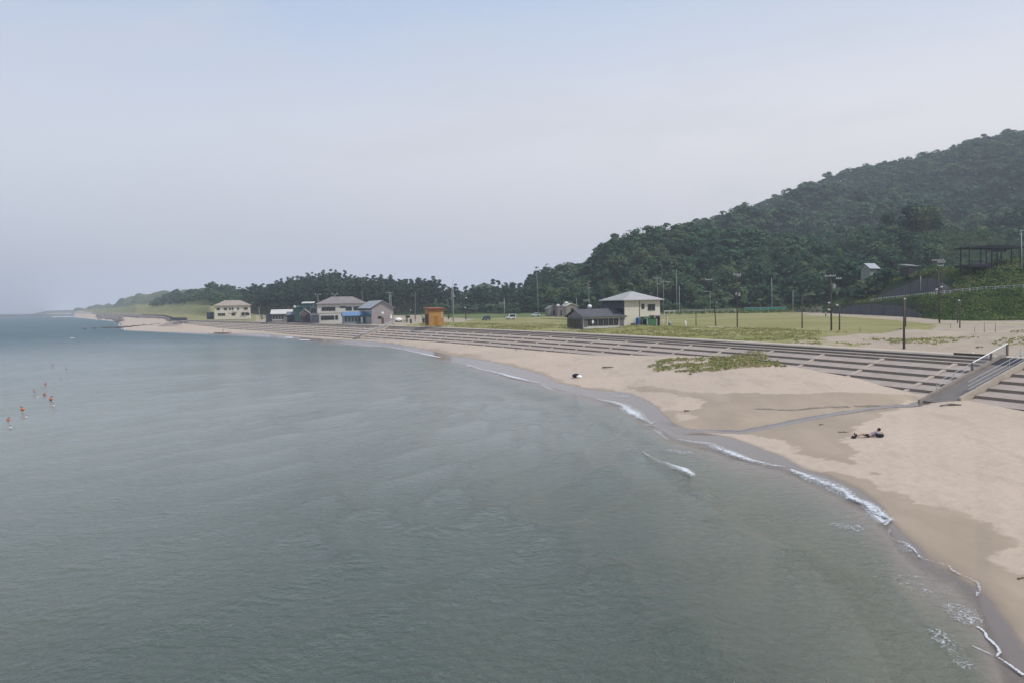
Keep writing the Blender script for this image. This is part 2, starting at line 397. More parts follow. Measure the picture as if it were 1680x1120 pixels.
def cell(a): return np.broadcast_to(a[:, :-1], (nr - 1, nt - 1)).ravel()
zone_beach = (cr > cell(rs) - 14) & (cr <= cell(rt)); zone_hill = cr > cell(np.maximum(hill_r, rt + 20)); zone_land = (cr > cell(rt)) & ~zone_hill
pts = np.stack([GX.ravel(), GY.ravel(), GZ.ravel()], 1)
X, Y = GX.ravel(), GY.ravel()
def sub(mask, attrs):
    q = quads[mask]; u, inv = np.unique(q, return_inverse=True)
    return pts[u], inv.reshape(q.shape), {k: v[u] for k, v in attrs.items()}
rw = r_wet(TH)[None]
wet = np.broadcast_to(rw - G_R, G_R.shape).ravel() * np.clip(np.hypot(X, Y) / 60, .4, 1)
shd = np.broadcast_to(G_R - rs, G_R.shape).ravel()
EDGE = [(1680, 925), (1640, 900), (1660, 874), (1595, 835), (1560, 822), (1517, 815), (1470, 800), (1422, 779), (1365, 760), (1314, 747), (1280, 738), (1238, 722), (1174, 704), (1161, 697), (1175, 693),
        (1200, 692), (1290, 712), (1318, 728), (1420, 765), (1440, 752), (1400, 730), (1385, 712), (1392, 700), (1420, 692), (1450, 680), (1480, 664), (1512, 656), (1490, 652), (1380, 656), (1300, 656), (1217, 653), (1131, 644), (1073, 633), (1028, 628), (1025, 631), (1075, 640),
        (1125, 650), (1163, 657), (1150, 663), (1117, 666), (1141, 674), (1118, 676), (1095, 664), (1060, 650), (1000, 634), (960, 631), (925, 621), (893, 610), (839, 597), (807, 593), (786, 585), (743, 580), (721, 575), (700, 573), (643, 564.5), (586, 559.5), (534, 556), (477, 552), (420, 548), (324, 545.3), (300, 545)]
ez = [1.1 if 1380 < x < 1520 and y < 760 else (0.9 if 1020 < x and y < 760 else .45) for x, y in EDGE]
edge_w = [tuple(uz(x, y, z)[:2]) for (x, y), z in zip(EDGE, ez)]
sea_side = [tuple(uz(x, y, -.0)[:2] * 1.0) for x, y in [(300, 560), (500, 580), (700, 640), (900, 700), (1100, 850), (1300, 1000), (1400, 1200), (1800, 1300)]]
damp_poly = edge_w + sea_side + [(26, 12), (30, 19)]
near = (np.hypot(X, Y) < 460)
damp = np.full(X.shape, -50.0); damp[near] = polysd(X[near], Y[near], damp_poly)
crk = np.full(X.shape, 50.0); crk[near] = pathdist(X[near], Y[near], CREEK)
cru = np.full(X.shape, 50.0); cru[near] = pathdist(X[near], Y[near], CREEK_UP)
stm = np.maximum(.75 - crk, -5)
at = {'wet': np.clip(wet, -9, 9), 'damp': np.clip(damp, -9, 9), 'creek': stm, 'scarp': np.maximum(.5 - cru, -5)}

def soil_nodes(t, v, dry=(.425, .338, .262)):
    n1 = t.noise(v, .06, 4); n2 = t.noise(v, 1.3, 5, .65); n3 = t.noise(v, 9, 3, .6)
    c = t.mix(t.ramp(n1, .35, .7), dry, tuple(x * 1.10 for x in dry))
    c = t.mix(t.ramp(n2, .42, .75, 0, .45), c, tuple(x * .82 for x in dry))
    c = t.mix(t.ramp(n3, .5, .8, 0, .35), c, tuple(x * .7 for x in dry))
    return c, n1, n2, n3
m, t, b = new_mat('beach_sand'); tc = t.new('ShaderNodeTexCoord'); v = tc.outputs['Object']
c, n1, n2, n3 = soil_nodes(t, v)
wr = t.math('ADD', t.math('MULTIPLY', t.math('SUBTRACT', t.noise(v, .25, 5, .6), .5), 5.0), t.math('MULTIPLY', t.math('SUBTRACT', n2, .5), 1.6))
dm = t.ramp(t.math('ADD', t.attr('damp').outputs['Fac'], t.math('MULTIPLY', wr, .85)), -.14, .26)
dampc = t.mix(t.ramp(t.noise(t.mapping(v, (1, .35, 1)), .35, 4), .35, .7), (.30, .235, .172), (.35, .275, .205))
c = t.mix(t.ramp(t.noise(t.mapping(v, (1.9, .6, 1), (0, 0, R_(12))), .22, 5, .6), .54, .66, 0, .30), c, (.30, .232, .172)); c = t.mix(dm, c, dampc)
scp = t.ramp(t.math('ADD', t.attr('scarp').outputs['Fac'], t.math('MULTIPLY', t.math('SUBTRACT', n2, .5), .8)), .12, .32, 0, .75)
c = t.mix(scp, c, (.10, .085, .07))
wa = t.math('ADD', t.attr('wet').outputs['Fac'], t.math('MULTIPLY', t.math('SUBTRACT', t.noise(v, .4, 3), .5), 1.2))
wt_ = t.math('MAXIMUM', t.ramp(wa, -.25, .35), t.ramp(t.math('ADD', t.attr('creek').outputs['Fac'], t.math('MULTIPLY', t.math('SUBTRACT', n2, .5), .7)), .05, .2))
c = t.mix(wt_, c, t.mix(t.ramp(n1, .3, .7), (.135, .105, .085), (.155, .125, .105)))
c = t.mix(t.ramp(wa, -.9, -.05, 0, .35), c, (.17, .13, .10))
t.link(c, b.inputs['Base Color'])
b.inputs['IOR'].default_value = 1.42
t.link(t.math('SUBTRACT', .85, t.math('MULTIPLY', wt_, .69)), b.inputs['Roughness'])
foot = t.new('ShaderNodeTexVoronoi'); foot.inputs['Scale'].default_value = 1.7; t.link(v, foot.inputs['Vector'])
hgt = t.math('ADD', t.math('MULTIPLY', n2, .7), t.math('MULTIPLY', foot.outputs['Distance'], .4))
hgt = t.math('ADD', hgt, t.math('MULTIPLY', n3, .25))
bp = t.new('ShaderNodeBump'); bp.inputs['Distance'].default_value = .10; t.link(hgt, bp.inputs['Height'])
t.link(t.math('MULTIPLY', t.math('SUBTRACT', 1.0, t.math('MAXIMUM', wt_, t.math('MULTIPLY', dm, .6))), 1.0), bp.inputs['Strength'])
t.link(bp.outputs[0], b.inputs['Normal'])
V, Q, A = sub(zone_beach, at)
tag(npmesh('beach', V, Q, m, True, A), kind='structure')

# land behind the wall
LAWN = wpoly([(1090, 523.5), (1180, 520), (1270, 517), (1380, 519.3), (1440, 523), (1500, 528), (1535, 534), (1530, 540), (1470, 547), (1420, 549), (1300, 541), (1180, 536), (1090, 534)], 4.3)
NEARG = wpoly([(660, 534), (700, 529), (760, 527.5), (790, 521), (1088, 511), (1280, 509), (1330, 516), (1180, 519), (1085, 524), (1090, 533), (1180, 536), (1310, 541), (1460, 547), (1450, 556), (1360, 556), (1280, 561), (1180, 557), (1080, 552), (960, 546), (830, 540), (700, 535.5)], 4.4)
FARG = wpoly([(700, 519), (780, 522), (900, 519), (1085, 512), (1300, 508.5), (1330, 512), (1300, 500), (1000, 500), (860, 505), (720, 510)], 4.6)
LEFTG = wpoly([(330, 523), (350, 523.5), (400, 522), (436, 528), (440, 529), (330, 525)], 4.5)
SPIT = wpoly([(1100, 575), (1300, 592), (1180, 600)], 2)
lawn = polysd(X, Y, LAWN); ng = polysd(X, Y, NEARG); fg = polysd(X, Y, FARG)
sandr = polysd(X, Y, wpoly([(1340, 552), (1400, 549), (1470, 547.5), (1530, 541), (1600, 533), (1800, 533), (2100, 560), (2100, 610), (1760, 598), (1560, 577), (1420, 566)], 4.4))
th_ = np.arctan2(X, Y)
left = (th_ < math.atan2(uD(420, 500, 100)[0], 100))
grass = np.where(lawn > 0, np.clip(.75 + lawn * .1, 0, 1), -1.0)
grass = np.maximum(grass, np.where(ng > 0, .62, -1)); grass = np.maximum(grass, np.where(fg > 0, .85, -1))
grass = np.maximum(grass, np.where(left, .6, .30)); grass = np.where((sandr > 0) & (lawn < 0), .14, grass)
rel = np.broadcast_to((G_R - rt), G_R.shape).ravel()
pxv_ = 840 + F * np.tan(np.clip(th_, -1, 1)); bank = ((G_R - np.interp(TH, PTH, PR[:, 0])[None]).ravel() > -.6) & (pxv_ > 1350); grass = np.where(bank, 2.0, grass); fg = np.where(bank, 9.0, fg)
grass = np.where(rel < 3.4, .3, grass)
at2 = {'bank': bank.astype(float), 'grass': grass, 'lawn': np.clip(lawn, -9, 9), 'far': np.clip(fg, -9, 9)}
m, t, b = new_mat('dune_grass_ground'); tc = t.new('ShaderNodeTexCoord'); v = tc.outputs['Object']
c, n1, n2, n3 = soil_nodes(t, v, (.36, .295, .23))
gn = t.noise(v, .16, 5, .62); g2 = t.noise(t.mapping(v, (1, 1, 1)), .9, 5, .7)
thr = t.math('ADD', t.math('MULTIPLY', t.math('SUBTRACT', gn, .5), 1.3), t.math('MULTIPLY', t.math('SUBTRACT', g2, .5), .9))
c = t.mix(t.ramp(t.noise(t.mapping(v, (.6, 1.6, 1)), .11, 5, .62), .52, .62, 0, .8), c, (.25, .21, .175))
gm = t.ramp(t.math('ADD', t.attr('grass').outputs['Fac'], thr), .30, .56)
gc = t.mix(t.ramp(t.noise(v, .05, 4, .6), .38, .64), (.185, .190, .062), (.255, .235, .105))
gc = t.mix(t.ramp(g2, .4, .75, 0, .55), gc, (.235, .205, .105))
gc = t.mix(t.ramp(t.attr('far').outputs['Fac'], -1, 3, 0, .75), gc, (.085, .125, .045))
wear = t.ramp(t.noise(t.mapping(v, (.3, 1.3, 1)), .12, 4, .6), .46, .64, 0, .8)
gc = t.mix(t.math('MULTIPLY', wear, t.ramp(t.attr('lawn').outputs['Fac'], -1, 2)), gc, (.27, .235, .12))
c = t.mix(gm, c, gc)
c = t.mix(t.ramp(t.attr('bank').outputs['Fac'], .2, .8), c, t.mix(t.ramp(g2, .35, .7), (.030, .045, .018), (.055, .075, .028)))
t.link(c, b.inputs['Base Color']); b.inputs['Roughness'].default_value = .95; b.inputs['Specular IOR Level'].default_value = .1
t.link(t.bump(t.math('ADD', g2, n3), .6, .12), b.inputs['Normal'])
V, Q, A = sub(zone_land, at2)
tag(npmesh('land', V, Q, m, True, A), kind='structure')
# hillside under the woods
m, t, b = new_mat('hill_undergrowth'); tc = t.new('ShaderNodeTexCoord'); v = tc.outputs['Object']
n1 = t.noise(v, .035, 5, .62); n2 = t.noise(v, .5, 5, .7); n4 = t.noise(t.mapping(v, (1, .5, 1)), .018, 4, .5)
c = t.mix(t.ramp(n1, .35, .68), (.022, .038, .016), (.050, .068, .026)); c = t.mix(t.ramp(n2, .4, .75, 0, .6), c, (.035, .045, .02))
dune = t.mix(t.ramp(t.noise(v, .03, 4, .6), .4, .62), (.10, .14, .052), (.24, .25, .10)); dune = t.mix(t.ramp(n2, .5, .8, 0, .5), dune, (.09, .10, .045)); dune = t.mix(t.attr('updune').outputs['Fac'], dune, t.mix(t.ramp(n1, .4, .6), (.075, .095, .05), (.12, .125, .07)))
c = t.mix(t.attr('dune').outputs['Fac'], c, dune)
rd = t.attr('road').outputs['Fac']; c = t.mix(t.ramp(rd, -.3, .1), c, (.22, .21, .19))
t.link(c, b.inputs['Base Color']); b.inputs['Roughness'].default_value = .95; b.inputs['Specular IOR Level'].default_value = .1
t.link(t.bump(n2, .8, .6), b.inputs['Normal'])
col_ = PTH
k3 = np.interp(TH, PTH, PR[:, 1])[None]; k4 = np.interp(TH, PTH, PR[:, 2])[None]
pxc = 840 + F * np.tan(np.clip(TH, -1, 1)); roadok = (pxc > 1424)[None]
road = np.where(roadok, np.minimum(G_R - k3 - .8, k4 - .3 - G_R), -9).ravel()
dn = (1 - sstep(300, 352, pxc))[None] * np.ones_like(G_R)
dn = np.maximum(dn, ((pxc > 296) & (pxc < 400))[None] * (1 - sstep(560, 640, G_R)) * .9).ravel()
_py = HY0 - HSL * np.broadcast_to(pxc[None], G_R.shape) - (GZ - CZ) / np.maximum(GY, 1) * F
updune = (sstep(-2.5, 2.5, (505 - (pxc[None] - 205) * .17) - _py)).ravel()
V, Q, A = sub(zone_hill, {'dune': dn, 'road': road, 'updune': updune})
tag(npmesh('hills', V, Q, m, True, A), kind='structure')

# ------------------------------------------------------------------ sea
fineS = np.arange(R_(-37), R_(37), R_(.16))
TS_ = np.unique(np.round(np.concatenate([np.arange(R_(-110), R_(-37), R_(1.5)), fineS, np.arange(R_(37), R_(60), R_(1.0))]), 7))
rr = [2.0]
while rr[-1] < 6500: rr.append(rr[-1] * (1.05 if rr[-1] < 12 else 1.0065 if rr[-1] < 170 else 1.012 if rr[-1] < 500 else 1.04))
RS = np.array(rr + [6900.0])
ST, SR = np.meshgrid(TS_, RS); SX = SR * np.sin(ST); SY = SR * np.cos(ST)
rsh = r_shore(ST); rsh = np.where(ST < R_(-29.9), 2e4, rsh)
dist = rsh - SR
X, Y = SX.ravel(), SY.ravel()
fade = np.exp(-(SR / 190.0) ** 2) * sstep(2, 14, dist)
def swell(X, Y, ang, L, ph):
    d = X * math.cos(ang) + Y * math.sin(ang)
    s = np.sin(2 * PI * d / L + ph + 3.5 * vnoise(X * .018 + ph, Y * .018, 3)); return ((s + 1) / 2) ** 2.2 * 2 - .7
Zs = 1.1 * fade * (0.085 * swell(SX, SY, R_(-8), 13.5, 0) + .06 * swell(SX, SY, R_(22), 8.3, 2) + .035 * swell(SX, SY, R_(-35), 4.6, 1) + .05 * swell(SX, SY, R_(10), 23, 4)) * (.5 + 1.0 * fbm(SX * .03, SY * .03, 77, 3))
BREAK = wpoly([(1040, 742), (1060, 750), (1085, 764), (1100, 771), (1120, 778), (1138, 791), (1150, 806)], .1)
BN = [.1, .6, .8, .9, 1, 1, .2]
bd = pathdist(SX, SY, BREAK)
off = 0
Zs = Zs + .30 * np.exp(-(bd / .85) ** 2)
BK2 = [wpoly([(480, 865), (520, 884), (570, 905), (610, 925)], 0), wpoly([(560, 820), (620, 850), (680, 868)], 0), wpoly([(640, 835), (700, 862)], 0), wpoly([(860, 690), (905, 702), (950, 715)], 0), wpoly([(745, 655), (800, 664), (850, 672)], 0), wpoly([(330, 690), (400, 702)], 0), wpoly([(730, 800), (800, 830), (850, 862)], 0)]
for q in BK2: Zs = Zs + .13 * np.exp(-(pathdist(SX, SY, q) / 1.1) ** 2)
shw = wpoly([(1000, 668), (1036, 692), (1070, 712), (1100, 728), (1180, 748), (1260, 770), (1330, 800), (1400, 838), (1440, 872), (1480, 920)], 0)
Zs = Zs + .045 * np.exp(-(pathdist(SX, SY, wpoly([(1452, 950), (1478, 972), (1500, 995), (1520, 1020), (1560, 1048), (1600, 1068)], 0)) / .22) ** 2)
Zs = Zs + .07 * np.exp(-(pathdist(SX, SY, shw) / .8) ** 2) + .012
nr, nt = SR.shape; idx = np.arange(nr * nt).reshape(nr, nt)
q = np.stack([idx[:-1, :-1], idx[:-1, 1:], idx[1:, 1:], idx[1:, :-1]], -1).reshape(-1, 4)[:, ::-1]
keep = (dist[:-1, :-1] > -2.2).ravel() & (dist[1:, 1:] > -3).ravel()
P = np.stack([SX.ravel(), SY.ravel(), Zs.ravel()], 1); q = q[keep]; u, inv = np.unique(q, return_inverse=True)
m, t, b = new_mat('sea_water'); tc = t.new('ShaderNodeTexCoord'); v = tc.outputs['Object']; geo = t.new('ShaderNodeNewGeometry')
sh = t.attr('shore').outputs['Fac']
big = t.noise(t.mapping(v, (1, .45, 1)), .018, 4, .55, .6)
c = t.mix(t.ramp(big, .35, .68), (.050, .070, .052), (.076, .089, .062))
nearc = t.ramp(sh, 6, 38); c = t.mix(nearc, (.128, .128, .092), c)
c = t.mix(t.ramp(t.attr('dist').outputs['Fac'], 22, 75), c, (.180, .200, .172)); c = t.mix(t.ramp(t.attr('dist').outputs['Fac'], 80, 360), c, (.020, .070, .080))  # paler middle distance: diffused sky light put into the water colour
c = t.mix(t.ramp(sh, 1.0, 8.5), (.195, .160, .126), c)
t.link(c, b.inputs['Base Color']); b.inputs['IOR'].default_value = 1.333
t.link(t.ramp(t.attr('dist').outputs['Fac'], 60, 450, .09, .36), b.inputs['Roughness'])
n_a = t.noise(t.mapping(v, (1.0, 1.0, 1), (0, 0, R_(14))), 2.3, 4, .60, .3)
wv = t.noise(t.mapping(v, (.55, 1.5, 1), (0, 0, R_(-12))), .85, 3, .55, .5)
n_b = t.noise(t.mapping(v, (.6, 1.6, 1), (0, 0, R_(-8))), .16, 3, .5, .4)
near_f = t.math('MULTIPLY', t.ramp(sh, .5, 14, .25, 1.0), t.ramp(t.attr('dist').outputs['Fac'], 90, 420, 1.0, 3.0))
gust = t.ramp(t.noise(t.mapping(v, (.5, 1.0, 1)), .03, 4, .6, .8), .32, .68, .55, 1.15)
nb = t.new('ShaderNodeBump'); nb.inputs['Distance'].default_value = .9; t.link(n_b, nb.inputs['Height']); t.link(t.math('MULTIPLY', near_f, .22), nb.inputs['Strength'])
nm = t.new('ShaderNodeBump'); nm.inputs['Distance'].default_value = .30; t.link(wv, nm.inputs['Height']); t.link(t.math('MULTIPLY', t.math('MULTIPLY', near_f, gust), .50), nm.inputs['Strength']); t.link(nb.outputs[0], nm.inputs['Normal'])
na = t.new('ShaderNodeBump'); na.inputs['Distance'].default_value = .27; t.link(n_a, na.inputs['Height']); t.link(t.math('MULTIPLY', t.math('MULTIPLY', near_f, gust), .75), na.inputs['Strength']); t.link(nm.outputs[0], na.inputs['Normal'])
t.link(na.outputs[0], b.inputs['Normal'])
tr = t.new('ShaderNodeBsdfTransparent'); ms = t.new('ShaderNodeMixShader'); outn = [n for n in t.n if n.type == 'OUTPUT_MATERIAL'][0]
al = t.ramp(t.math('ADD', sh, t.math('MULTIPLY', t.math('SUBTRACT', t.noise(v, .8, 4), .5), 1.4)), -.3, 2.6, 0, .97)
t.link(al, ms.inputs[0]); t.link(tr.outputs[0], ms.inputs[1]); t.link(b.outputs[0], ms.inputs[2]); t.link(ms.outputs[0], outn.inputs['Surface'])
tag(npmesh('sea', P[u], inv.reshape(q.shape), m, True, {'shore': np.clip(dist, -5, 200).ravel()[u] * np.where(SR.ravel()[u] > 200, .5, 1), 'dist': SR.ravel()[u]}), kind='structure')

# ------------------------------------------------------------------ foam
m, t, b = new_mat('sea_foam'); uvn = t.attr('fuv').outputs['Vector']; sp = t.new('ShaderNodeSeparateXYZ'); t.link(uvn, sp.inputs[0])
fn = t.noise(t.mapping(uvn, (1, 1, 0)), 3.6, 7, .75, 1.2)
vo = t.new('ShaderNodeTexVoronoi'); vo.feature = 'DISTANCE_TO_EDGE'; vo.inputs['Scale'].default_value = 8.0; vo.inputs['Randomness'].default_value = 1
wob = t.new('ShaderNodeTexNoise'); wob.inputs['Scale'].default_value = 3; t.link(uvn, wob.inputs['Vector'])
vm = t.new('ShaderNodeMix'); vm.data_type = 'VECTOR'; vm.inputs[0].default_value = .25; t.link(uvn, vm.inputs[4]); t.link(wob.outputs['Color'], vm.inputs[5]); t.link(vm.outputs[1], vo.inputs['Vector'])
lace = t.ramp(vo.outputs['Distance'], .008, .075, 1, 0)
dens = t.attr('dens').outputs['Fac']
core = t.ramp(t.math('ADD', dens, t.math('MULTIPLY', t.math('SUBTRACT', fn, .5), 2.3)), .84, 1.08)
lc = t.math('MULTIPLY', lace, t.ramp(t.math('ADD', dens, t.math('MULTIPLY', t.math('SUBTRACT', fn, .5), 2.2)), .18, .5))
al = t.math('MAXIMUM', core, lc, clamp=True)
b.inputs['Base Color'].default_value = (.60, .62, .64, 1); b.inputs['Roughness'].default_value = .8
t.link(t.math('MULTIPLY', al, .92), b.inputs['Alpha'])
t.link(t.bump(fn, .8, .06), b.inputs['Normal'])
FM = m; FV = []; FQ = []; FU = []; FD = []
def foam(pxs, wids, dens, z=.03, lift=0, wob_=.25, side=0.0):
    """a ribbon of foam along a line on the water; dens per point"""
    P = np.array([uz(x, y, .02)[:2] for x, y in pxs]); s = np.concatenate([[0], np.cumsum(np.linalg.norm(np.diff(P, axis=0), axis=1))])
    n = max(8, int(s[-1] / .18)); S = np.linspace(0, s[-1], n)
    p = np.stack([np.interp(S, s, P[:, 0]), np.interp(S, s, P[:, 1])], 1)
    tg = np.gradient(p, axis=0); tg /= np.linalg.norm(tg, axis=1)[:, None] + 1e-9; nn = np.stack([tg[:, 1], -tg[:, 0]], 1)
    w_ = np.interp(S, s, wids); d_ = np.interp(S, s, dens)
    p = p + nn * ((fbm(S * .35, S * 0 + s[-1], 3, 4) - .5) * wob_ * 2)[:, None]
    M = 10; b0 = sum(len(a) for a in FV)
    for j in range(M + 1):
        vv = j / M * 2 - 1; q_ = p + nn * (w_ * (vv + side))[:, None]
        prof = 1 - abs(vv) ** 1.5
        zz = z + lift * prof * (.6 + .8 * fbm(q_[:, 0] * 2, q_[:, 1] * 2, 8, 3))
        th, r = np.arctan2(q_[:, 0], q_[:, 1]), np.hypot(q_[:, 0], q_[:, 1])
        base = np.maximum(terrain(q_[:, 0], q_[:, 1]), .0)
        FV.append(np.stack([q_[:, 0], q_[:, 1], base + zz], 1)); FU.append(np.stack([q_[:, 0], q_[:, 1], q_[:, 0] * 0], 1)); FD.append(d_ * prof ** .8)
    for j in range(M):
        a = b0 + j * n + np.arange(n - 1); FQ.append(np.stack([a, a + 1, a + n + 1, a + n], 1))
foam([(1055, 747), (1062, 752), (1085, 764.5), (1100, 769)], [.05, .12, .16, .2], [.3, .8, .5, .9], z=.33, lift=.03)
foam([(1088, 765), (1100, 769.5), (1112, 774), (1122, 777), (1131, 783), (1138, 790)], [.15, .3, .42, .5, .45, .15], [.5, .85, 1.05, 1.2, 1.25, .9], z=.27, lift=.12, wob_=.22)
foam([(980, 655), (1000, 659), (1022, 665), (1036, 678), (1048, 686), (1062, 692), (1072, 697)], [.2, .5, .7, 1.0, .7, .3, .2], [.6, .9, 1.0, 1.25, 1.0, .8, .6], z=.06, lift=.08)
foam([(1000, 652), (1020, 652), (1034, 656)], [.3, .8, .3], [.5, .62, .5])
foam([(1073, 704), (1083, 710), (1095, 721)], [.2, .3, .15], [.7, .9, .6], z=.05, lift=.03)
foam([(1070, 692), (1060, 697), (1075, 698)], [.3, .3, .2], [.7, .8, .6], z=.05)
foam([(1113, 721), (1140, 725), (1165, 729), (1180, 738), (1205, 747), (1240, 757), (1265, 763), (1288, 766)], [.2, .35, .4, .5, .6, .45, .3, .15], [.6, .85, .8, 1.0, 1.15, 1.05, .9, .8], z=.06, lift=.06)
foam([(1092, 738), (1120, 742), (1160, 740)], [.6, 1.0, .5], [.42, .52, .42], z=.05)
foam([(1300, 771), (1322, 781), (1345, 790), (1370, 800), (1395, 817), (1425, 828), (1442, 843), (1460, 852)], [.2, .55, .7, .5, .4, .45, .5, .12], [1.1, 1.1, 1.0, 1.05, 1.2, 1.05, 1.2, 1.1], z=.06, lift=.05)
foam([(1315, 784), (1340, 800), (1372, 808), (1400, 822)], [.3, .9, .8, .3], [.4, .66, .6, .5], z=.05)
foam([(1398, 838), (1420, 846), (1448, 858)], [.6, 1.15, .9], [.8, 1.2, 1.15], z=.05)
foam([(1405, 862), (1425, 866), (1448, 868)], [.4, .6, .5], [.9, 1.1, 1.05], z=.05)
foam([(1366, 858), (1395, 866), (1410, 872)], [.4, .6, .3], [.35, .45, .4], z=.05)
foam([(1458, 868), (1454, 878), (1470, 887), (1490, 892), (1500, 900), (1511, 915), (1535, 923), (1558, 927), (1563, 936), (1590, 949), (1605, 958), (1606, 968), (1601, 978)],
     [.07, .07, .08, .09, .09, .07, .045, .045, .07, .05, .06, .07, .07], [1.0, 1.0, .95, 1.0, .95, .9, .75, .8, 1.0, .85, 1.0, .95, .7], z=.05, lift=.005, wob_=.22)
foam([(1398, 818), (1420, 826), (1440, 835), (1450, 847), (1461, 853), (1450, 862)], [.12, .16, .18, .16, .14, .1], [1.0, 1.1, 1.1, 1.15, 1.15, 1.0], z=.06, lift=.03, wob_=.1)
foam([(1474, 905), (1484, 897), (1496, 898)], [.4, .5, .4], [.6, .8, .7], z=.05)
foam([(1455, 915), (1500, 960), (1560, 975)], [.9, 1.3, .9], [.16, .22, .2], z=.05)
foam([(1560, 990), (1576, 1005), (1588, 1018), (1597, 1026)], [.6, .75, .55, .2], [.3, .45, .5, .5], z=.05, wob_=.3)
foam([(1518, 1032), (1532, 1044), (1545, 1056), (1570, 1075), (1585, 1098)], [.3, .45, .4, .4, .4], [.3, .48, .36, .3, .38], z=.05, wob_=.4)
foam([(1601, 1028), (1612, 1035), (1617, 1046), (1634, 1060), (1640, 1070), (1635, 1078)], [.05, .06, .07, .07, .06, .05], [1.3, 1.3, 1.4, 1.3, 1.3, 1.2], z=.05, wob_=.1)
foam([(1594, 1060), (1610, 1068), (1625, 1074), (1640, 1081), (1658, 1092), (1680, 1108)], [.04, .045, .03, .04, .06, .07], [1.2, 1.3, .8, 1.2, 1.4, 1.4], z=.05, wob_=.08)
foam([(767, 600), (775, 601.5), (790, 606), (815, 612), (842, 619), (862, 624), (886, 629)], [.6, .5, .35, .5, .7, .5, .3], [1.1, .6, .95, .95, 1.15, 1.0, .6], z=.06, lift=.1)
foam([(888, 631), (900, 636), (908, 640)], [.3, .5, .3], [.6, .8, .6], z=.06)
foam([(918, 644), (940, 645)], [.3, .3], [.8, .8], z=.06)
foam([(632, 569), (650, 571.5), (668, 575), (690, 580), (703, 583), (722, 587)], [.5, .8, .6, .8, 1.0, .6], [.9, 1.0, .85, .95, 1.1, 1.1], z=.08, lift=.12)
foam([(548, 562.5), (566, 564.2), (600, 567), (628, 568.8)], [.4, .7, .7, .7], [.8, .95, .9, .95], z=.08, lift=.08)
foam([(468, 554.5), (474, 555), (481, 556)], [.7, 1.2, .6], [1, 1.3, 1], z=.1, lift=.2)
foam([(492, 558.3), (500, 559), (510, 559.5)], [.6, 1.4, .8], [1, 1.4, 1.2], z=.1, lift=.25)
foam([(115, 555.6), (119, 555.8), (124, 556.2)], [.5, 1.1, .5], [1, 1.5, 1], z=.1, lift=.3)
foam([(500, 603), (540, 601), (590, 600)], [.5, .8, .5], [.38, .42, .38], z=.1)
foam([(1026, 782), (1034, 783)], [.15, .15], [.8, .8], z=.1)
foam([(120, 539.4), (125, 539.5), (130, 539.6)], [1, 1.5, 1], [.9, .9, .9], z=.1)
o = npmesh('sea_foam', np.concatenate(FV), np.concatenate(FQ), FM, True, {'dens': np.concatenate(FD), 'fuv': np.concatenate(FU)})
tag(o, kind='stuff')
# ------------------------------------------------------------------ stepped revetment
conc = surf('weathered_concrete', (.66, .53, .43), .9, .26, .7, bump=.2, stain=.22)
conc_shade = surf('shaded_concrete_riser', (.15, .12, .098), .9, .3, 1.2, stain=.3)  # same concrete darkened: shade on the seaward risers put into the colour
conc_pale = surf('pale_coping_concrete', (.44, .375, .305), .9, .25, .5, bump=.2, stain=.1)
prof = [(-.35, 0.0), (0, 0), (.02, -.24), (.5, -.28), (.52, -.50), (1.05, -.55), (1.07, -.78)]
d_, z_ = 1.07, -.78
rise_z = [z_ + .23]
for k in range(6):
    d_ += 1.52; z_ -= .27; prof.append((d_, z_)); prof.append((d_ + .02, z_ - .25)); d_ += .02; z_ -= .25
prof.append((d_ + 1.2, z_ - .5))
prof = np.array(prof)
def sweep(T0, N0, prof, z0):
    n, m = len(T0), len(prof)
    V = np.zeros((n, m, 3)); V[:, :, 0] = T0[:, 0:1] + N0[:, 0:1] * prof[:, 0]; V[:, :, 1] = T0[:, 1:2] + N0[:, 1:2] * prof[:, 0]; V[:, :, 2] = z0 + prof[:, 1]
    idx = np.arange(n * m).reshape(n, m)
    q = np.stack([idx[:-1, :-1], idx[1:, :-1], idx[1:, 1:], idx[:-1, 1:]], -1).reshape(-1, 4)
    return V.reshape(-1, 3), q
def k_at(px, py):                       # index of the wall point seen at a pixel of the coping line
    return top_near(uz(px, py, TOP_Z))[0]
kR = k_at(1652, 589.5)                    # big stairway
kL = k_at(648, 534.5)                     # far stairway
def smoothN(k0, k1, step):
    ks = np.arange(k0, k1, step); return T[ks], TN[ks]
def rev_section(k0, k1, label):
    o = thing('stepped_seawall', label, 'seawall', (*T[k0], 0))
    org = np.array([T[k0][0], T[k0][1], 0.0])
    ks = np.unique(np.r_[np.arange(k0, k1, 2), k1]); T0, N0 = T[ks], TN[ks]
    V, q = sweep(T0, N0, prof, TOP_Z)
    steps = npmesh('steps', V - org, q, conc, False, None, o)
    steps.data.materials.append(conc_shade)
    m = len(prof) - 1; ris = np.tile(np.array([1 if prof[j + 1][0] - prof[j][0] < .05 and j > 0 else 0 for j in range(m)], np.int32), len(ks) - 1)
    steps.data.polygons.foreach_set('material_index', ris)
    rb = MB()
    for k in range(k0 + 7, k1 - 5, 17):
        a = T[k] - org[:2]; n_ = TN[k]; tg = tan[k]
        pts_ = [(1.15, -.60), (10.2, -3.70)]
        for (da, za), (db, zb) in zip(pts_[:-1], pts_[1:]):
            vs = []
            for (dd, zz) in ((da, za), (db, zb)):
                for s in (-.24, .24):
                    for h in (0, -.7):
                        p = a + n_ * dd + tg * s; vs.append((p[0], p[1], TOP_Z + zz + h))
            rb.add(vs, [(0, 2, 6, 4), (0, 4, 5, 1), (2, 3, 7, 6), (4, 6, 7, 5), (0, 1, 3, 2)])
    rb.build('cross_rib', conc_pale, o)
    return o
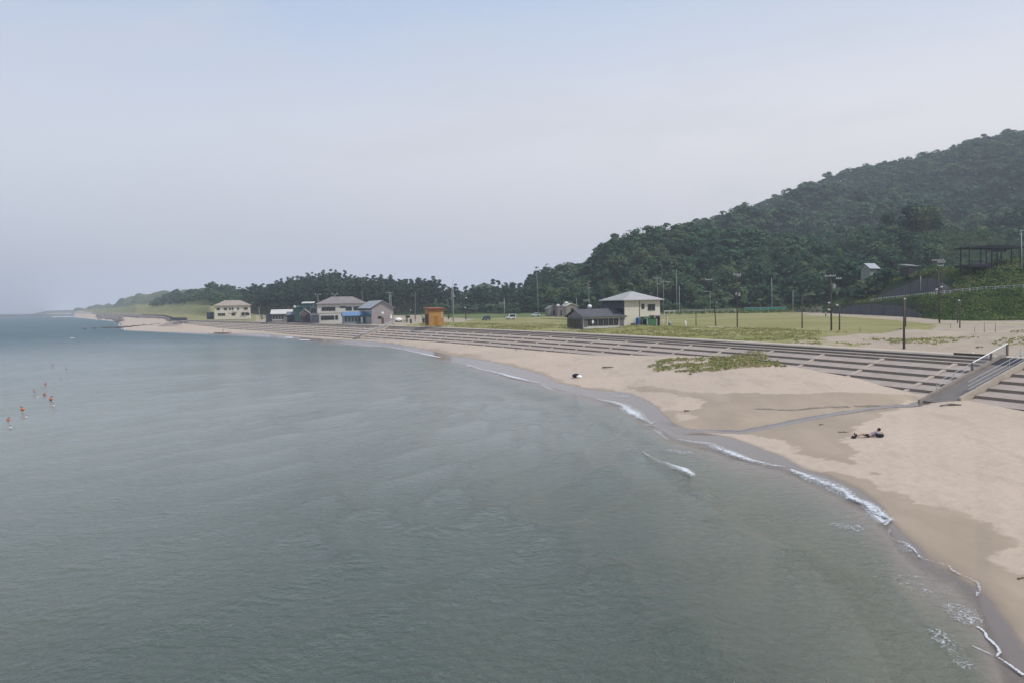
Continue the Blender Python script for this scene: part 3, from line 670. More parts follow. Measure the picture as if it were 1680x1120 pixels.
rev_section(2, kR - 3, 'stepped concrete seawall on the camera side of the near stairway at the right edge')
rev_section(kR + 3, kL - 2, 'long middle run of stepped concrete seawall between the two beach stairways')
rev_section(kL + 4, len(T) - 1, 'far left run of stepped concrete seawall below the beach huts')
ks = np.arange(0, len(T), 2); pr = np.array([(-3.0, -.30), (-3.0, 0.05), (-.30, 0.05), (-.30, .002), (.04, .002), (.04, -.05)])
V, q = sweep(T[ks], TN[ks], pr, TOP_Z); tag(npmesh('promenade', V, q[:, ::-1], conc_pale), kind='structure')

# stairways across the seawall
steel = surf('galvanised_steel', (.42, .43, .44), .45, .15, 3, metal=.6)
white_p = surf('white_rail_paint', (.78, .78, .76), .5, .1, 3)
stair_c = surf('stair_concrete', (.19, .165, .15), .9, .3, .9, bump=.3, stain=.3)
stair_k = surf('stair_kerb_concrete', (.32, .275, .235), .9, .3, .9, bump=.3, stain=.3)
mt_shade = surf('shaded_recess_concrete', (.045, .042, .05), .9, .3, 1)  # shade of the recess at the ramp top, put into the floor colour
def stairway(k, label, big):
    n_ = TN[k]; loc = (T[k][0], T[k][1], TOP_Z)
    o = thing('beach_stairway', label, 'stairway', loc, math.atan2(n_[1], n_[0]))   # local +x runs down to the beach, +y along the wall
    L = 9.4; sl = lambda x: -x / 3.02
    w2 = 1.45
    w2 = 1.45
    def slab(name, y0, y1, h0, mat, x0=-.6, x1=L + .5, thick=.9):
        mb = MB(); mb.prism([(x0, -thick + h0 + min(sl(x0), 0)), (x0, h0 + min(sl(x0), 0)), (max(x0, 0) + .001, h0 + sl(max(x0, 0))), (x1, sl(x1) + h0), (x1, sl(x1) - thick)], y0, y1); return mb.build(name, mat, o)
    slab('ramp_floor', -w2 + .2, w2 - .2, .10, stair_c, 1.7)
    slab('upper_floor', -w2 + .2, w2 - .2, .06, mt_shade, -.9, 1.69)
    slab('kerb', -w2, -w2 + .199, .34, stair_k, -.6, L + .9); slab('kerb', w2 - .199, w2, .20, conc_pale, -.6, L - .6)
    for yy, x0, x1, hs, b0 in ((w2 - .1, -1.6, L - 1.6, (.98, .66, .34), .15), (-w2 + .1, 3.9, L - 1.2, (.72, .36), .30)):
        r = MB()
        for hgt in hs: r.tube((x0, yy, -x0 / 3.02 * (x0 > 0) + b0 + hgt + (.4 if x0 < 0 else 0)), (x1, yy, sl(x1) + b0 + hgt), .026 if big else .04)
        r.build('handrail', steel, o)
        for x_ in np.arange(x0 + .1, x1, 2.1):
            p = MB(); p.tube((x_, yy, -max(x_, 0) / 3.02 + b0 - .1), (x_, yy, -max(x_, 0) / 3.02 + b0 + hs[0]), .03); p.build('post', steel, o)
    if big:
        r = MB(); x0, x1 = -.9, 3.7; y_ = -w2 + .1; zb = lambda x: -x / 3.02 + .30
        r.tube((x0, y_, zb(x0) + .72), (x1, y_, zb(x1) + .72), .055); r.build('top_rail', white_p, o)
        bal = MB()
        for x_ in np.arange(x0 + .1, x1, .14): bal.tube((x_, y_, zb(max(x_, 0)) - .05), (x_, y_, zb(x_) + .70), .014, n=5)
        bal.build('balusters', steel, o)
        for x_ in (x0 + .05, 1.3, x1): p = MB(); p.box(x_ - .08, x_ + .08, y_ - .08, y_ + .08, zb(max(x_, 0)) - .1, zb(x_) + .68); p.build('post', stair_c, o)
    return o
stairway(kR, 'near concrete stairway with steel rails and a white handrail at the right edge', True)
stairway(kL, 'small distant concrete stairway beside the grey gabled house', False)

# ------------------------------------------------------------------ vegetation
def leaf_mat(name, a, b_, c_, trans=.25):
    m, t, b = new_mat(name); tint = t.math('FRACT', t.math('ADD', t.attr('tint').outputs['Fac'], t.new('ShaderNodeObjectInfo').outputs['Random']))
    tc = t.new('ShaderNodeTexCoord')
    c = t.mix(t.ramp(tint, .0, .5), a, b_); c = t.mix(t.ramp(tint, .6, 1.0), c, c_)
    lf = t.attr('leaf').outputs['Fac']; c = t.mix(t.ramp(lf, .3, 1.0, 0, .40), c, t.mix(1.0, c, (1.7, 1.6, 1.35), 'MULTIPLY'))
    t.link(c, b.inputs['Base Color']); b.inputs['Roughness'].default_value = .75; b.inputs['Specular IOR Level'].default_value = .15
    tl = t.new('ShaderNodeBsdfTranslucent'); t.link(c, tl.inputs[0]); ms = t.new('ShaderNodeMixShader'); ms.inputs[0].default_value = trans
    o = [n for n in t.n if n.type == 'OUTPUT_MATERIAL'][0]; t.link(b.outputs[0], ms.inputs[1]); t.link(tl.outputs[0], ms.inputs[2]); t.link(ms.outputs[0], o.inputs['Surface'])
    return m
LM_b = leaf_mat('broadleaf_foliage', (.022, .058, .033), (.046, .096, .046), (.088, .122, .060))
LM_p = leaf_mat('pine_foliage', (.022, .046, .030), (.032, .060, .036), (.048, .070, .040), .1)
LM_v = leaf_mat('vine_foliage', (.050, .092, .024), (.095, .145, .036), (.150, .155, .060))
LM_g = leaf_mat('dune_grass_foliage', (.17, .19, .06), (.26, .26, .10), (.32, .28, .15))
bark = surf('bark', (.075, .06, .05), .95, .4, 3, bump=.5)
def leaves(C, N, size, rng, flat=.5):
    """quads at C facing about N; returns verts (n*4,3)"""
    n = len(C); N = N + rng.normal(0, flat, (n, 3)); N /= np.linalg.norm(N, axis=1)[:, None] + 1e-9
    a = rng.normal(0, 1, (n, 3)); A = np.cross(N, a); A /= np.linalg.norm(A, axis=1)[:, None] + 1e-9; B = np.cross(N, A)
    s = size * rng.uniform(.6, 1.3, (n, 1)); s2 = s * rng.uniform(.55, .9, (n, 1))
    V = np.stack([C - A * s - B * s2 * .3, C + B * s2 - A * s * .15, C + A * s + B * s2 * .2, C - B * s2 + A * s * .2], 1)
    return V.reshape(-1, 3)
def clump_tree(rng, R, H, z0, nclump, nleaf, lsize, flat=.45, pine=False):
    """leaf clumps spread through a crown of radius R between z0 and H"""
    cs = []; hh = H - z0
    for i in range(nclump):
        for _ in range(20):
            p = rng.uniform(-1, 1, 3)
            if p @ p < 1 and (p @ p > .18 or i < 2): break
        k = 1 - .35 * max(p[2], 0) if not pine else 1.0 - .45 * (p[2] * .5 + .5)
        cs.append((p[0] * R * .78 * k, p[1] * R * .78 * k, z0 + hh * (.5 + .42 * p[2]), R * rng.uniform(.26, .46)))
    C = []; N = []; LT = []
    per = max(4, nleaf // nclump)
    for (x, y, z, r) in cs:
        d = rng.normal(0, 1, (per, 3)); d[:, 2] = d[:, 2] * .9 + .25; d /= np.linalg.norm(d, axis=1)[:, None]
        rad = r * rng.uniform(.75, 1.12, (per, 1)); sq = np.array([1, 1, .55 if pine else .75])
        C.append(np.array([x, y, z]) + d * rad * sq); N.append(d * .8 + np.array([0, 0, .45])); LT.append(np.full(per, rng.uniform(0, 1)))
    C = np.concatenate(C); N = np.concatenate(N); LT = np.repeat(np.concatenate(LT), 4)
    V = leaves(C, N, lsize, rng, flat); return V, LT, cs
def quads_n(n): return np.arange(n * 4).reshape(-1, 4)
def make_proto(kind, seed, nleaf, lsize, ncl=None, fl=.4):
    rng = np.random.default_rng(seed)
    if kind == 'b':
        R = rng.uniform(3.6, 4.6); H = rng.uniform(8.0, 9.8); V, L, cs = clump_tree(rng, R, H, H * .18, ncl or 15, nleaf, lsize, fl)
        lean = rng.normal(0, .3, 2)
    elif kind == 's':
        R = 1.8; H = 2.8; V, L, cs = clump_tree(rng, R, H, .1, ncl or 8, nleaf, lsize); lean = (0, 0)
    else:
        H = rng.uniform(14.5, 18.5); R = rng.uniform(2.3, 3.3); V, L, cs = clump_tree(rng, R, H, H * rng.uniform(.25, .5), ncl or 13, nleaf, lsize, fl, True); lean = rng.normal(0, .8, 2)
        f = np.clip(V[:, 2] / H, 0, 1); V[:, 0] += lean[0] * f; V[:, 1] += lean[1] * f
        cs = [(x + lean[0] * z / H, y + lean[1] * z / H, z, r) for x, y, z, r in cs]
    tb = MB(); hb = H * (.45 if kind == 'b' else .9); r0 = .28 if kind == 'b' else .22
    px_, py_ = lean[0] * hb / H, lean[1] * hb / H
    tb.tube((0, 0, -.8), (px_ * .45, py_ * .6, hb * .5), r0, r0 * .75, 6); tb.tube((px_ * .45, py_ * .6, hb * .5), (px_, py_, hb), r0 * .75, r0 * .3, 6)
    for (x, y, z, r) in cs[:7]:
        zz = min(z * .7, hb) if kind == 'b' else min(z - .6, hb)
        f = zz / hb; tb.tube((px_ * f, py_ * f, zz), (x, y, z), r0 * .35, r0 * .1, 4)
    return dict(V=V, L=L, H=H, trunk=tb, kind=kind)
near_b = [make_proto('b', 100 + i, 760, .42, 20, .28) for i in range(7)]
near_p = [make_proto('p', 200 + i, 480, .42, 16, .4) for i in range(7)]
far_b = [make_proto('b', 300 + i, 210, .80, 8, .15) for i in range(8)]
far_p = [make_proto('p', 400 + i, 170, .66, 11, .3) for i in range(6)]

def thx(px): return math.atan2(uD(px, 500, 100)[0], 100)
def scatter(px0, px1, D0, D1, cell, test, seed):
    rng = np.random.default_rng(seed)
    xs = []
    x_min = min(math.tan(thx(px0)) * D0, math.tan(thx(px0)) * D1); x_max = max(math.tan(thx(px1)) * D0, math.tan(thx(px1)) * D1)
    gx, gy = np.meshgrid(np.arange(x_min, x_max, cell), np.arange(D0, D1, cell)); gx = gx.ravel() + rng.uniform(-.45, .45, gx.size) * cell; gy = gy.ravel() + rng.uniform(-.45, .45, gy.size) * cell
    th = np.arctan2(gx, gy); r = np.hypot(gx, gy); pxv = 840 + F * np.tan(th)
    ok = (pxv > px0) & (pxv < px1) & test(gx, gy, th, r, pxv)
    gx, gy = gx[ok], gy[ok]; return np.stack([gx, gy, terrain(gx, gy)], 1)
def prk(th, k): return np.interp(th, PTH, PR[:, k])
trees = []       # (x,y,z,scale,kind,zone)
def sunk(P, s, kind, zone, rng, jit=.2):
    for p in P: trees.append((p[0], p[1], p[2], s * (rng.uniform(1 - jit, 1 + jit) if rng.random() < .8 else rng.uniform(.55, 1 + jit * 1.4)), kind, zone))
rng = np.random.default_rng(5)
# pines on the flat and the low dune behind the huts
def t_pine(X, Y, th, r, px):
    lo = prk(th, 2) - 12 + 10 * vnoise(X * .05, Y * .05, 4); return (r > lo) & (r < prk(th, 4) + 30)
P = scatter(405, 905, 380, 680, 5.0, t_pine, 1)
for p in P:
    k = 840 + F * p[0] / p[1]; dens = 1.0 if k < 715 else .62
    if rng.random() > dens: continue
    s = rng.uniform(.78, 1.08) * (1.0 if k < 715 else rng.uniform(.62, 1.06)); trees.append((*p, s, 'p', 'pine'))
def t_head(X, Y, th, r, px):
    py = HY0 - HSL * px - (terrain(X, Y) - CZ) / Y * F
    ok = (px > 243) & (py < np.interp(px, [243, 345], [505, 494.5])) & (px > 243 + (505 - py) * 2.1) & (r < prk(th, 4) + 30)
    return np.where(px < 345, ok, (r > prk(th, 2) + 10) & (r < prk(th, 4) + 30))
sunk(scatter(243, 410, 560, 1240, 7.0, t_head, 2), .85, 'b', 'headland', rng)
# near knoll of the wooded hill
def t_hillA(X, Y, th, r, px):
    lo = np.where(px < 1400, prk(th, 1) + 4, np.where(px < 1440, prk(th, 3) + 6, prk(th, 4) + 10)); return (r > lo) & (r < prk(th, 4) + 25) & (px < 1440)
sunk(scatter(862, 1440, 300, 640, 7.2, t_hillA, 3), 1.18, 'b', 'knoll', rng, .3)
def t_hillB(X, Y, th, r, px):
    lo = np.where(px < 1440, prk(th, 4) + 20, prk(th, 4) + 14); return (r > np.where(px > 1530, prk(th, 5) - 15, lo)) & (r < prk(th, 6) + 14) & (px > 1060)
sunk(scatter(1060, 1960, 240, 1260, 9.4, t_hillB, 4), 1.42, 'b', 'upper', rng, .33)
def t_shrub(X, Y, th, r, px):
    return (r > prk(th, 0) + 6 + 16 * vnoise(X * .05, Y * .05, 14)) & (r < prk(th, 1) + 22) & (px < 1290)
sunk(scatter(715, 1290, 330, 520, 5.4, t_shrub, 8), .62, 'b', 'edge', rng, .35)
def t_emb(X, Y, th, r, px):
    return (r > prk(th, 3) + 9) & (r < prk(th, 4) + 6) & (px > 1405) & (vnoise(X * .12, Y * .12, 8) > .52)
sunk(scatter(1405, 1800, 200, 380, 5.0, t_emb, 9), .34, 'b', 'bank', rng, .3)
_r = np.random.default_rng(12)
for _ in range(34):
    px_ = _r.uniform(1396, 1484); D_ = _r.uniform(280, 296); x_ = math.tan(thx(px_)) * D_; trees.append((x_, D_, tz(x_, D_), _r.uniform(.5, .78), 'b', 'bank'))
for px_, D_, s_ in ((1422, 290, .84), (1429, 287, .86), (1436, 291, .84), (1443, 288, .8), (1450, 293, .78), (1414, 292, .9), (1457, 292, .72)):
    x_ = math.tan(thx(px_)) * D_; trees.append((x_, D_, tz(x_, D_), s_, 'b', 'bank'))
trees = [q for q in trees if not (1420 < 840 + F * q[0] / q[1] < 1444 and 298 < q[1] < 309)]
trees.sort(key=lambda q: math.hypot(q[0], q[1]) / (q[3] * (16 if q[4] == 'p' else 9)))
print('trees', len(trees))

LBL = {
 ('pine', 0): ('pine_tree', 'tall thin dark pine with bare trunk behind the beach huts', 'pine tree', 'front pines of the dark wood behind the huts'),
 ('pine', 1): ('pine_tree', 'ragged open pine behind the ochre shed and parking area', 'pine tree', 'scattered pines right of the ochre shed'),
 ('headland', 0): ('broadleaf_tree', 'hazy dark tree on the rounded wooded headland at far left', 'tree', 'trees on the far left headland'),
 ('knoll', 0): ('broadleaf_tree', 'dark green leafy tree low on the near knoll behind the two storey house', 'tree', 'trees on the near knoll'),
 ('knoll', 1): ('broadleaf_tree', 'dark green leafy tree behind the open lawn and its timber poles', 'tree', 'trees behind the lawn'),
 ('knoll', 2): ('broadleaf_tree', 'leafy tree above the lower grey retaining wall', 'tree', 'trees above the lower retaining wall'),
 ('edge', 0): ('small_tree', 'low bushy tree at the pine wood edge behind the parked cars', 'tree', 'bushy trees behind the parked cars'),
 ('edge', 1): ('small_tree', 'low bushy tree at the foot of the knoll behind the lawn', 'tree', 'bushy trees at the foot of the knoll'),
 ('bank', 0): ('shrub', 'leafy shrub or small tree on the green bank left of or below the black pavilion', 'shrub', 'shrubs on the bank by the black pavilion'),
 ('upper', 0): ('broadleaf_tree', 'leafy tree in the dip behind the black pavilion', 'tree', 'trees in the dip behind the pavilion'),
}
tproto = {}
def tree_thing(pr_, i, mat):
    me = tproto.get((pr_['kind'], i))
    if me is None:
        o = npmesh('crown', pr_['V'], quads_n(len(pr_['V']) // 4), mat, False, {'tint': np.zeros(len(pr_['V'])), 'leaf': pr_['L']})
        tr_ = pr_['trunk'].build('trunk', bark)
        me = (o.data, tr_.data); tproto[(pr_['kind'], i)] = me
        bpy.data.objects.remove(o); bpy.data.objects.remove(tr_)
    return me
NIND = 300
for j, (x, y, z, s, kd, zone) in enumerate(trees[:NIND]):
    px_ = 840 + F * x / y
    sub_ = 0
    if zone == 'pine': sub_ = 0 if px_ < 730 else 1
    if zone == 'knoll': sub_ = 0 if px_ < 1095 else (1 if px_ < 1345 else 2)
    if zone == 'edge': sub_ = 0 if px_ < 900 else 1
    nm, lb, ct, gp = LBL[(zone, sub_)]
    protos = near_b if kd == 'b' else near_p; i = j % len(protos); cd, td = tree_thing(protos[i], i, LM_b if kd == 'b' else LM_p)
    o = thing(nm, lb, ct, (x, y, z - .2), random.uniform(0, 6.28), gp); o.scale = (s * random.uniform(.9, 1.15), s * random.uniform(.9, 1.15), s)
    for n_, d in (('crown', cd), ('trunk', td)):
        c = bpy.data.objects.new(n_, d); COL.objects.link(c); c.parent = o
def mass(name, lst, label=None):
    Vs = []; Ls = []; Tn = []; TV = []; TF = []; nb_ = 0; rng = np.random.default_rng(77)
    for (x, y, z, s, kd, zone) in lst:
        pr_ = (far_b if kd == 'b' else far_p)[rng.integers(0, 6)]
        a = rng.uniform(0, 6.28); c, s_ = math.cos(a), math.sin(a); V = pr_['V']; sw = s * rng.uniform(.9, 1.3)
        Vs.append(np.stack([(V[:, 0] * c - V[:, 1] * s_) * sw + x, (V[:, 0] * s_ + V[:, 1] * c) * sw + y, V[:, 2] * s * (.86 if kd == 'b' else 1) + z - .3], 1)); Ls.append(pr_['L']); Tn.append(np.full(len(V), float(np.clip(fbm(np.array([x * .02]), np.array([y * .02]), 91, 3)[0] * 1.5 - .3 + rng.normal(0, .17) + (.2 if y < 345 else 0), 0, .97))))
    V = np.concatenate(Vs); o = npmesh(name, V, quads_n(len(V) // 4), LM_b if lst[0][4] == 'b' else LM_p, False, {'tint': np.concatenate(Tn), 'leaf': np.concatenate(Ls)})
    tag(o, kind='stuff'); return o
rest = trees[NIND:]
mass('pine_wood', [q for q in rest if q[4] == 'p'])
mass('hillside_forest', [q for q in rest if q[4] == 'b'])

# vines and scrub on the bank at the right: leaf clumps hugging the slope
def scrub(name, pts_, rad, per, lsz, mat, seed, hs=.7, zoff=0):
    rng = np.random.default_rng(seed); Vs = []; Ls = []; Tn = []
    for (x, y, z) in pts_:
        r = rad * rng.uniform(.5, 1.4) * (.55 + .9 * vnoise(x * .3, y * .3, 19)); d = rng.normal(0, 1, (per, 3)); d[:, 2] = np.abs(d[:, 2]) * .9 + .1; d /= np.linalg.norm(d, axis=1)[:, None]
        C = np.array([x, y, z + zoff]) + d * r * rng.uniform(.6, 1.1, (per, 1)) * np.array([1, 1, hs]); Vs.append(leaves(C, d, lsz, rng, .45)); Ls.append(rng.uniform(0, 1, per).repeat(4)); Tn.append(np.full(per * 4, np.clip(vnoise(x * .35, y * .35, 3) * .8 + rng.uniform(-.2, .3), 0, .95)))
    V = np.concatenate(Vs); o = npmesh(name, V, quads_n(len(V) // 4), mat, False, {'tint': np.concatenate(Tn), 'leaf': np.concatenate(Ls)}); tag(o, kind='stuff'); return o
def not_wall(px, r, th):
    lower = (px > 1372) & (px < 1522) & (r < prk(th, 1) + 1)
    upper = (px > 1434) & (px < 1560) & (r > prk(th, 2) - .5) & (r < prk(th, 3) - 4)
    return ~lower & ~upper
def t_v1(X, Y, th, r, px): return (r > prk(th, 0) - 1.5) & (r < prk(th, 1) - .7) & (px > 1500 + 25 * vnoise(X * .2, Y * .2, 1))
def t_v2(X, Y, th, r, px): return (r > prk(th, 2) + 1.0) & (r < prk(th, 4) + 8) & (px > 1395) & not_wall(px, r, th)
def t_v3(X, Y, th, r, px): return (r > prk(th, 1) - .2) & (r < prk(th, 2) - 4.5) & (px > 1372) & (px < 1530)
scrub('bank_vines', np.concatenate([scatter(1495, 1860, 150, 240, .95, t_v1, 21), scatter(1372, 1530, 220, 310, 1.0, t_v3, 22)]), 1.05, 30, .21, LM_v, 31)
scrub('hillside_vines', scatter(1395, 1860, 180, 360, 1.55, t_v2, 23), 1.7, 42, .29, LM_v, 32)
def t_v5(X, Y, th, r, px): return (r > prk(th, 4) + 6) & (r < prk(th, 5) + 6) & (px > 1490)
scrub('valley_scrub', scatter(1490, 1960, 240, 470, 2.6, t_v5, 28), 2.4, 40, .36, LM_b, 38)
def t_v4(X, Y, th, r, px): return (r > prk(th, 0) - 3 + 6 * vnoise(X * .1, Y * .1, 3)) & (r < prk(th, 1) + 5) & (px < 1376)
scrub('lawn_edge_scrub', scatter(1080, 1376, 270, 380, 2.0, t_v4, 24), 1.4, 22, .26, LM_v, 33)
# dune scrub by the wall and the green mound half burying the seawall
MOUND = wpoly([(1062, 584), (1090, 580.5), (1150, 583), (1225, 583), (1262, 587), (1310, 600), (1326, 605), (1300, 609), (1240, 609), (1200, 606), (1185, 600), (1150, 599), (1120, 594), (1075, 590)], 2.9)
def t_m(X, Y, th, r, px):
    s = polysd(X, Y, MOUND); return (s > -.2) & (fbm(X * .6, Y * .6, 61, 3) > .50 - .30 * sstep(.0, 1.6, s) * (px > 1165))
mp = scatter(1050, 1320, 90, 145, .55, t_m, 25); zr_ = np.array([TOP_Z - .25 - max(top_near(q)[1], 0) / 3.05 for q in mp]); rf_ = r_foot(np.arctan2(mp[:, 0], mp[:, 1])); mp[:, 2] = np.where(np.hypot(mp[:, 0], mp[:, 1]) > rf_, np.maximum(mp[:, 2], zr_), mp[:, 2]) + .03
scrub('seawall_mound_grass', mp, .40, 22, .085, LM_g, 34, .9)
def t_dune(X, Y, th, r, px):
    rt = r_top(th); n = fbm(X * .13, Y * .13, 21, 3)
    return (r > rt + 5.2) & (r < rt + 58) & (px > 690) & ((n > .50) | (fbm(X * .5, Y * .5, 41, 3) > .60)) & (polysd(X, Y, LAWN) < 1.0) & ((px < 1345) | ((px < 1420) & (r < rt + 11)) | (n > .62))
dp = scatter(690, 1760, 88, 260, .95, t_dune, 26); print('dune', len(dp))
scrub('dune_grass', dp, .5, 12, .11, LM_g, 35, .45)
# ------------------------------------------------------------------ retaining walls, guard rail
shot = surf('grey_shotcrete', (.09, .082, .09), .95, .35, .25, bump=.3, stain=.35)
def px_th(px): return thx(px)
def gp(px, k, off=0.0, z=None):
    """point on inland profile line k under photo column px"""
    th = px_th(px); r = float(np.interp(th, PTH, PR[:, k])) + off; x, y = r * math.sin(th), r * math.cos(th)
    return np.array([x, y, tz(x, y) if z is None else z])
def wall_panel(name, label, pts_lo, pts_hi, thick=.6):
    o = thing(name, label, 'retaining wall', pts_lo[0]); org = np.array(pts_lo[0]); n = len(pts_lo)
    V = []; 
    for a, b_ in zip(pts_lo, pts_hi):
        d = np.array([a[0], a[1], 0]); d /= np.linalg.norm(d)
        V += [a - org, b_ - org, b_ - org + d * thick, a - org + d * thick]
    Fq = []
    for i in range(n - 1):
        A, B_ = i * 4, i * 4 + 4
        Fq += [(A, B_, B_ + 1, A + 1), (A + 1, B_ + 1, B_ + 2, A + 2), (A + 2, B_ + 2, B_ + 3, A + 3)]
    mb = MB().add(V, Fq + [(0, 1, 2, 3), tuple(range(4 * n - 4, 4 * n))[::-1]]); mb.build('face', shot, o)
    rb = MB()
    for i in range(1, n - 1):
        a, b_ = np.array(pts_lo[i]) - org, np.array(pts_hi[i]) - org; d = np.array([pts_lo[i][0], pts_lo[i][1], 0]); d /= np.linalg.norm(d)
        rb.tube(a - d * .03, b_ - d * .03 + np.array([0, 0, .05]), .10, n=4)
    rb.build('joint_ribs', surf(name + '_joint', (.065, .06, .066), .95, .3, 1), o)
    return o
lo = []; hi = []
for px_, yb, yt in [(1352, 518.6, 515.5), (1366, 519, 511), (1380, 519.3, 507), (1395, 519.8, 502.5), (1412, 520.6, 500.2), (1430, 521.4, 499.8), (1450, 522.2, 500.5), (1470, 523, 501.5), (1488, 524, 505), (1505, 525, 512), (1522, 526, 520)]:
    k = gp(px_, 0, -1.0); D = k[1]; a = uD(px_, yb, D); a[2] = min(a[2], tz(a[0], a[1])) - .3; b_ = uD(px_, yt, D + 1.6); lo.append(a); hi.append(b_)
wall_panel('retaining_wall', 'lower dark grey concrete retaining wall behind the road end of the lawn', lo, hi)
lo = []; hi = []
for px_, yb, yt in [(1436, 493.5, 491), (1448, 493, 484), (1462, 492.5, 476.5), (1478, 491.8, 471), (1494, 491, 464), (1508, 490.2, 459), (1522, 489.4, 457), (1536, 488.5, 458), (1546, 488, 464), (1560, 487, 473), (1575, 486, 474), (1600, 485, 474), (1640, 482, 469)]:
    k = gp(px_, 2, -1.0); D = k[1]; a = uD(px_, yb, D); a[2] -= .6; b_ = uD(px_, yt, D + 3.2); lo.append(a); hi.append(b_)
wall_panel('retaining_wall', 'upper dark shotcrete slope above the white guard rail', lo, hi)
curb = MB()
rail_px = [(1428, 495.3), (1450, 493.8), (1480, 492), (1510, 490.3), (1541, 487.8), (1570, 485.2), (1600, 483.0), (1630, 481.0), (1660, 479.2), (1690, 477.4), (1730, 475)]
R3 = []
for px_, y_ in rail_px:
    g = gp(px_, 1, .9); R3.append(np.array([g[0], g[1], g[2]]))
seg_ = [0]
for a, b_ in zip(R3[:-1], R3[1:]): seg_.append(seg_[-1] + np.linalg.norm(b_ - a))
rail_w = surf('aged_white_rail', (.50, .50, .48), .6, .2, 2)
gr = thing('guard_rail', 'white post and rail guard fence along the rising hillside road', 'guard rail', R3[0])
def on3(s): return np.array([np.interp(s, seg_, [p[i] for p in R3]) for i in range(3)])
for hgt in (.98, .55):
    mb = MB()
    for a, b_ in zip(R3[:-1], R3[1:]): mb.tube(a - R3[0] + (0, 0, hgt), b_ - R3[0] + (0, 0, hgt), .05, n=6)
    mb.build('rail', rail_w, gr)
s = 0
while s < seg_[-1]:
    p = on3(s) - R3[0]; mb = MB(); mb.box(p[0] - .07, p[0] + .07, p[1] - .07, p[1] + .07, p[2] - .5, p[2] + 1.12); mb.build('post', rail_w, gr); s += 2.0

# ------------------------------------------------------------------ buildings
M = {}
def mt(name, *a, **k):
    if name not in M: M[name] = surf(name, *a, **k)
    return M[name]
cream = mt('cream_wall', (.62, .575, .48), .85, .18, .5, stain=.18); white_w = mt('off_white_wall', (.58, .565, .52), .85, .2, .5, stain=.3)
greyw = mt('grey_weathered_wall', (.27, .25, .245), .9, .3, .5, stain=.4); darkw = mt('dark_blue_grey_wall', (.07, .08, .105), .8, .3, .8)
glassd = new_mat('dark_window_glass'); glassd[2].inputs['Base Color'].default_value = (.02, .025, .03, 1); glassd[2].inputs['Roughness'].default_value = .12; glassd = glassd[0]
frame_m = mt('window_frame', (.12, .115, .11), .6, .1, 2); tan_roof = mt('tan_metal_roof', (.33, .275, .225), .6, .2, .5); greyroof = mt('brown_grey_roof', (.225, .20, .19), .75, .25, .5)
slate = mt('dark_slate_roof', (.085, .082, .09), .7, .2, .6); zinc = mt('light_zinc_roof', (.30, .31, .315), .5, .15, .5); blue_r = mt('blue_metal_roof', (.11, .20, .33), .5, .2, .6)
teal = mt('teal_wall', (.06, .13, .135), .8, .3, .6); ochre = mt('ochre_wall', (.40, .22, .06), .85, .3, .7, stain=.35); rust = mt('rust_roof', (.26, .10, .05), .8, .4, .8)
white_roof = mt('white_roof', (.52, .51, .47), .7, .2, .5, stain=.2); plum = mt('plum_brown_wall', (.15, .115, .12), .9, .3, .7); ltblue = mt('pale_blue_wall', (.18, .235, .27), .85, .25, .6)
black_w = mt('black_timber', (.018, .018, .024), .8, .3, 1.5); wood_d = mt('dark_pole_timber', (.085, .07, .055), .9, .35, 2); conc_p = mt('grey_concrete_pole', (.30, .29, .275), .85, .2, 1)
blue_t = mt('blue_tank_plastic', (.03, .10, .25), .5, .1, 2); green_c = mt('green_mesh', (.06, .15, .07), .8, .3, 3)

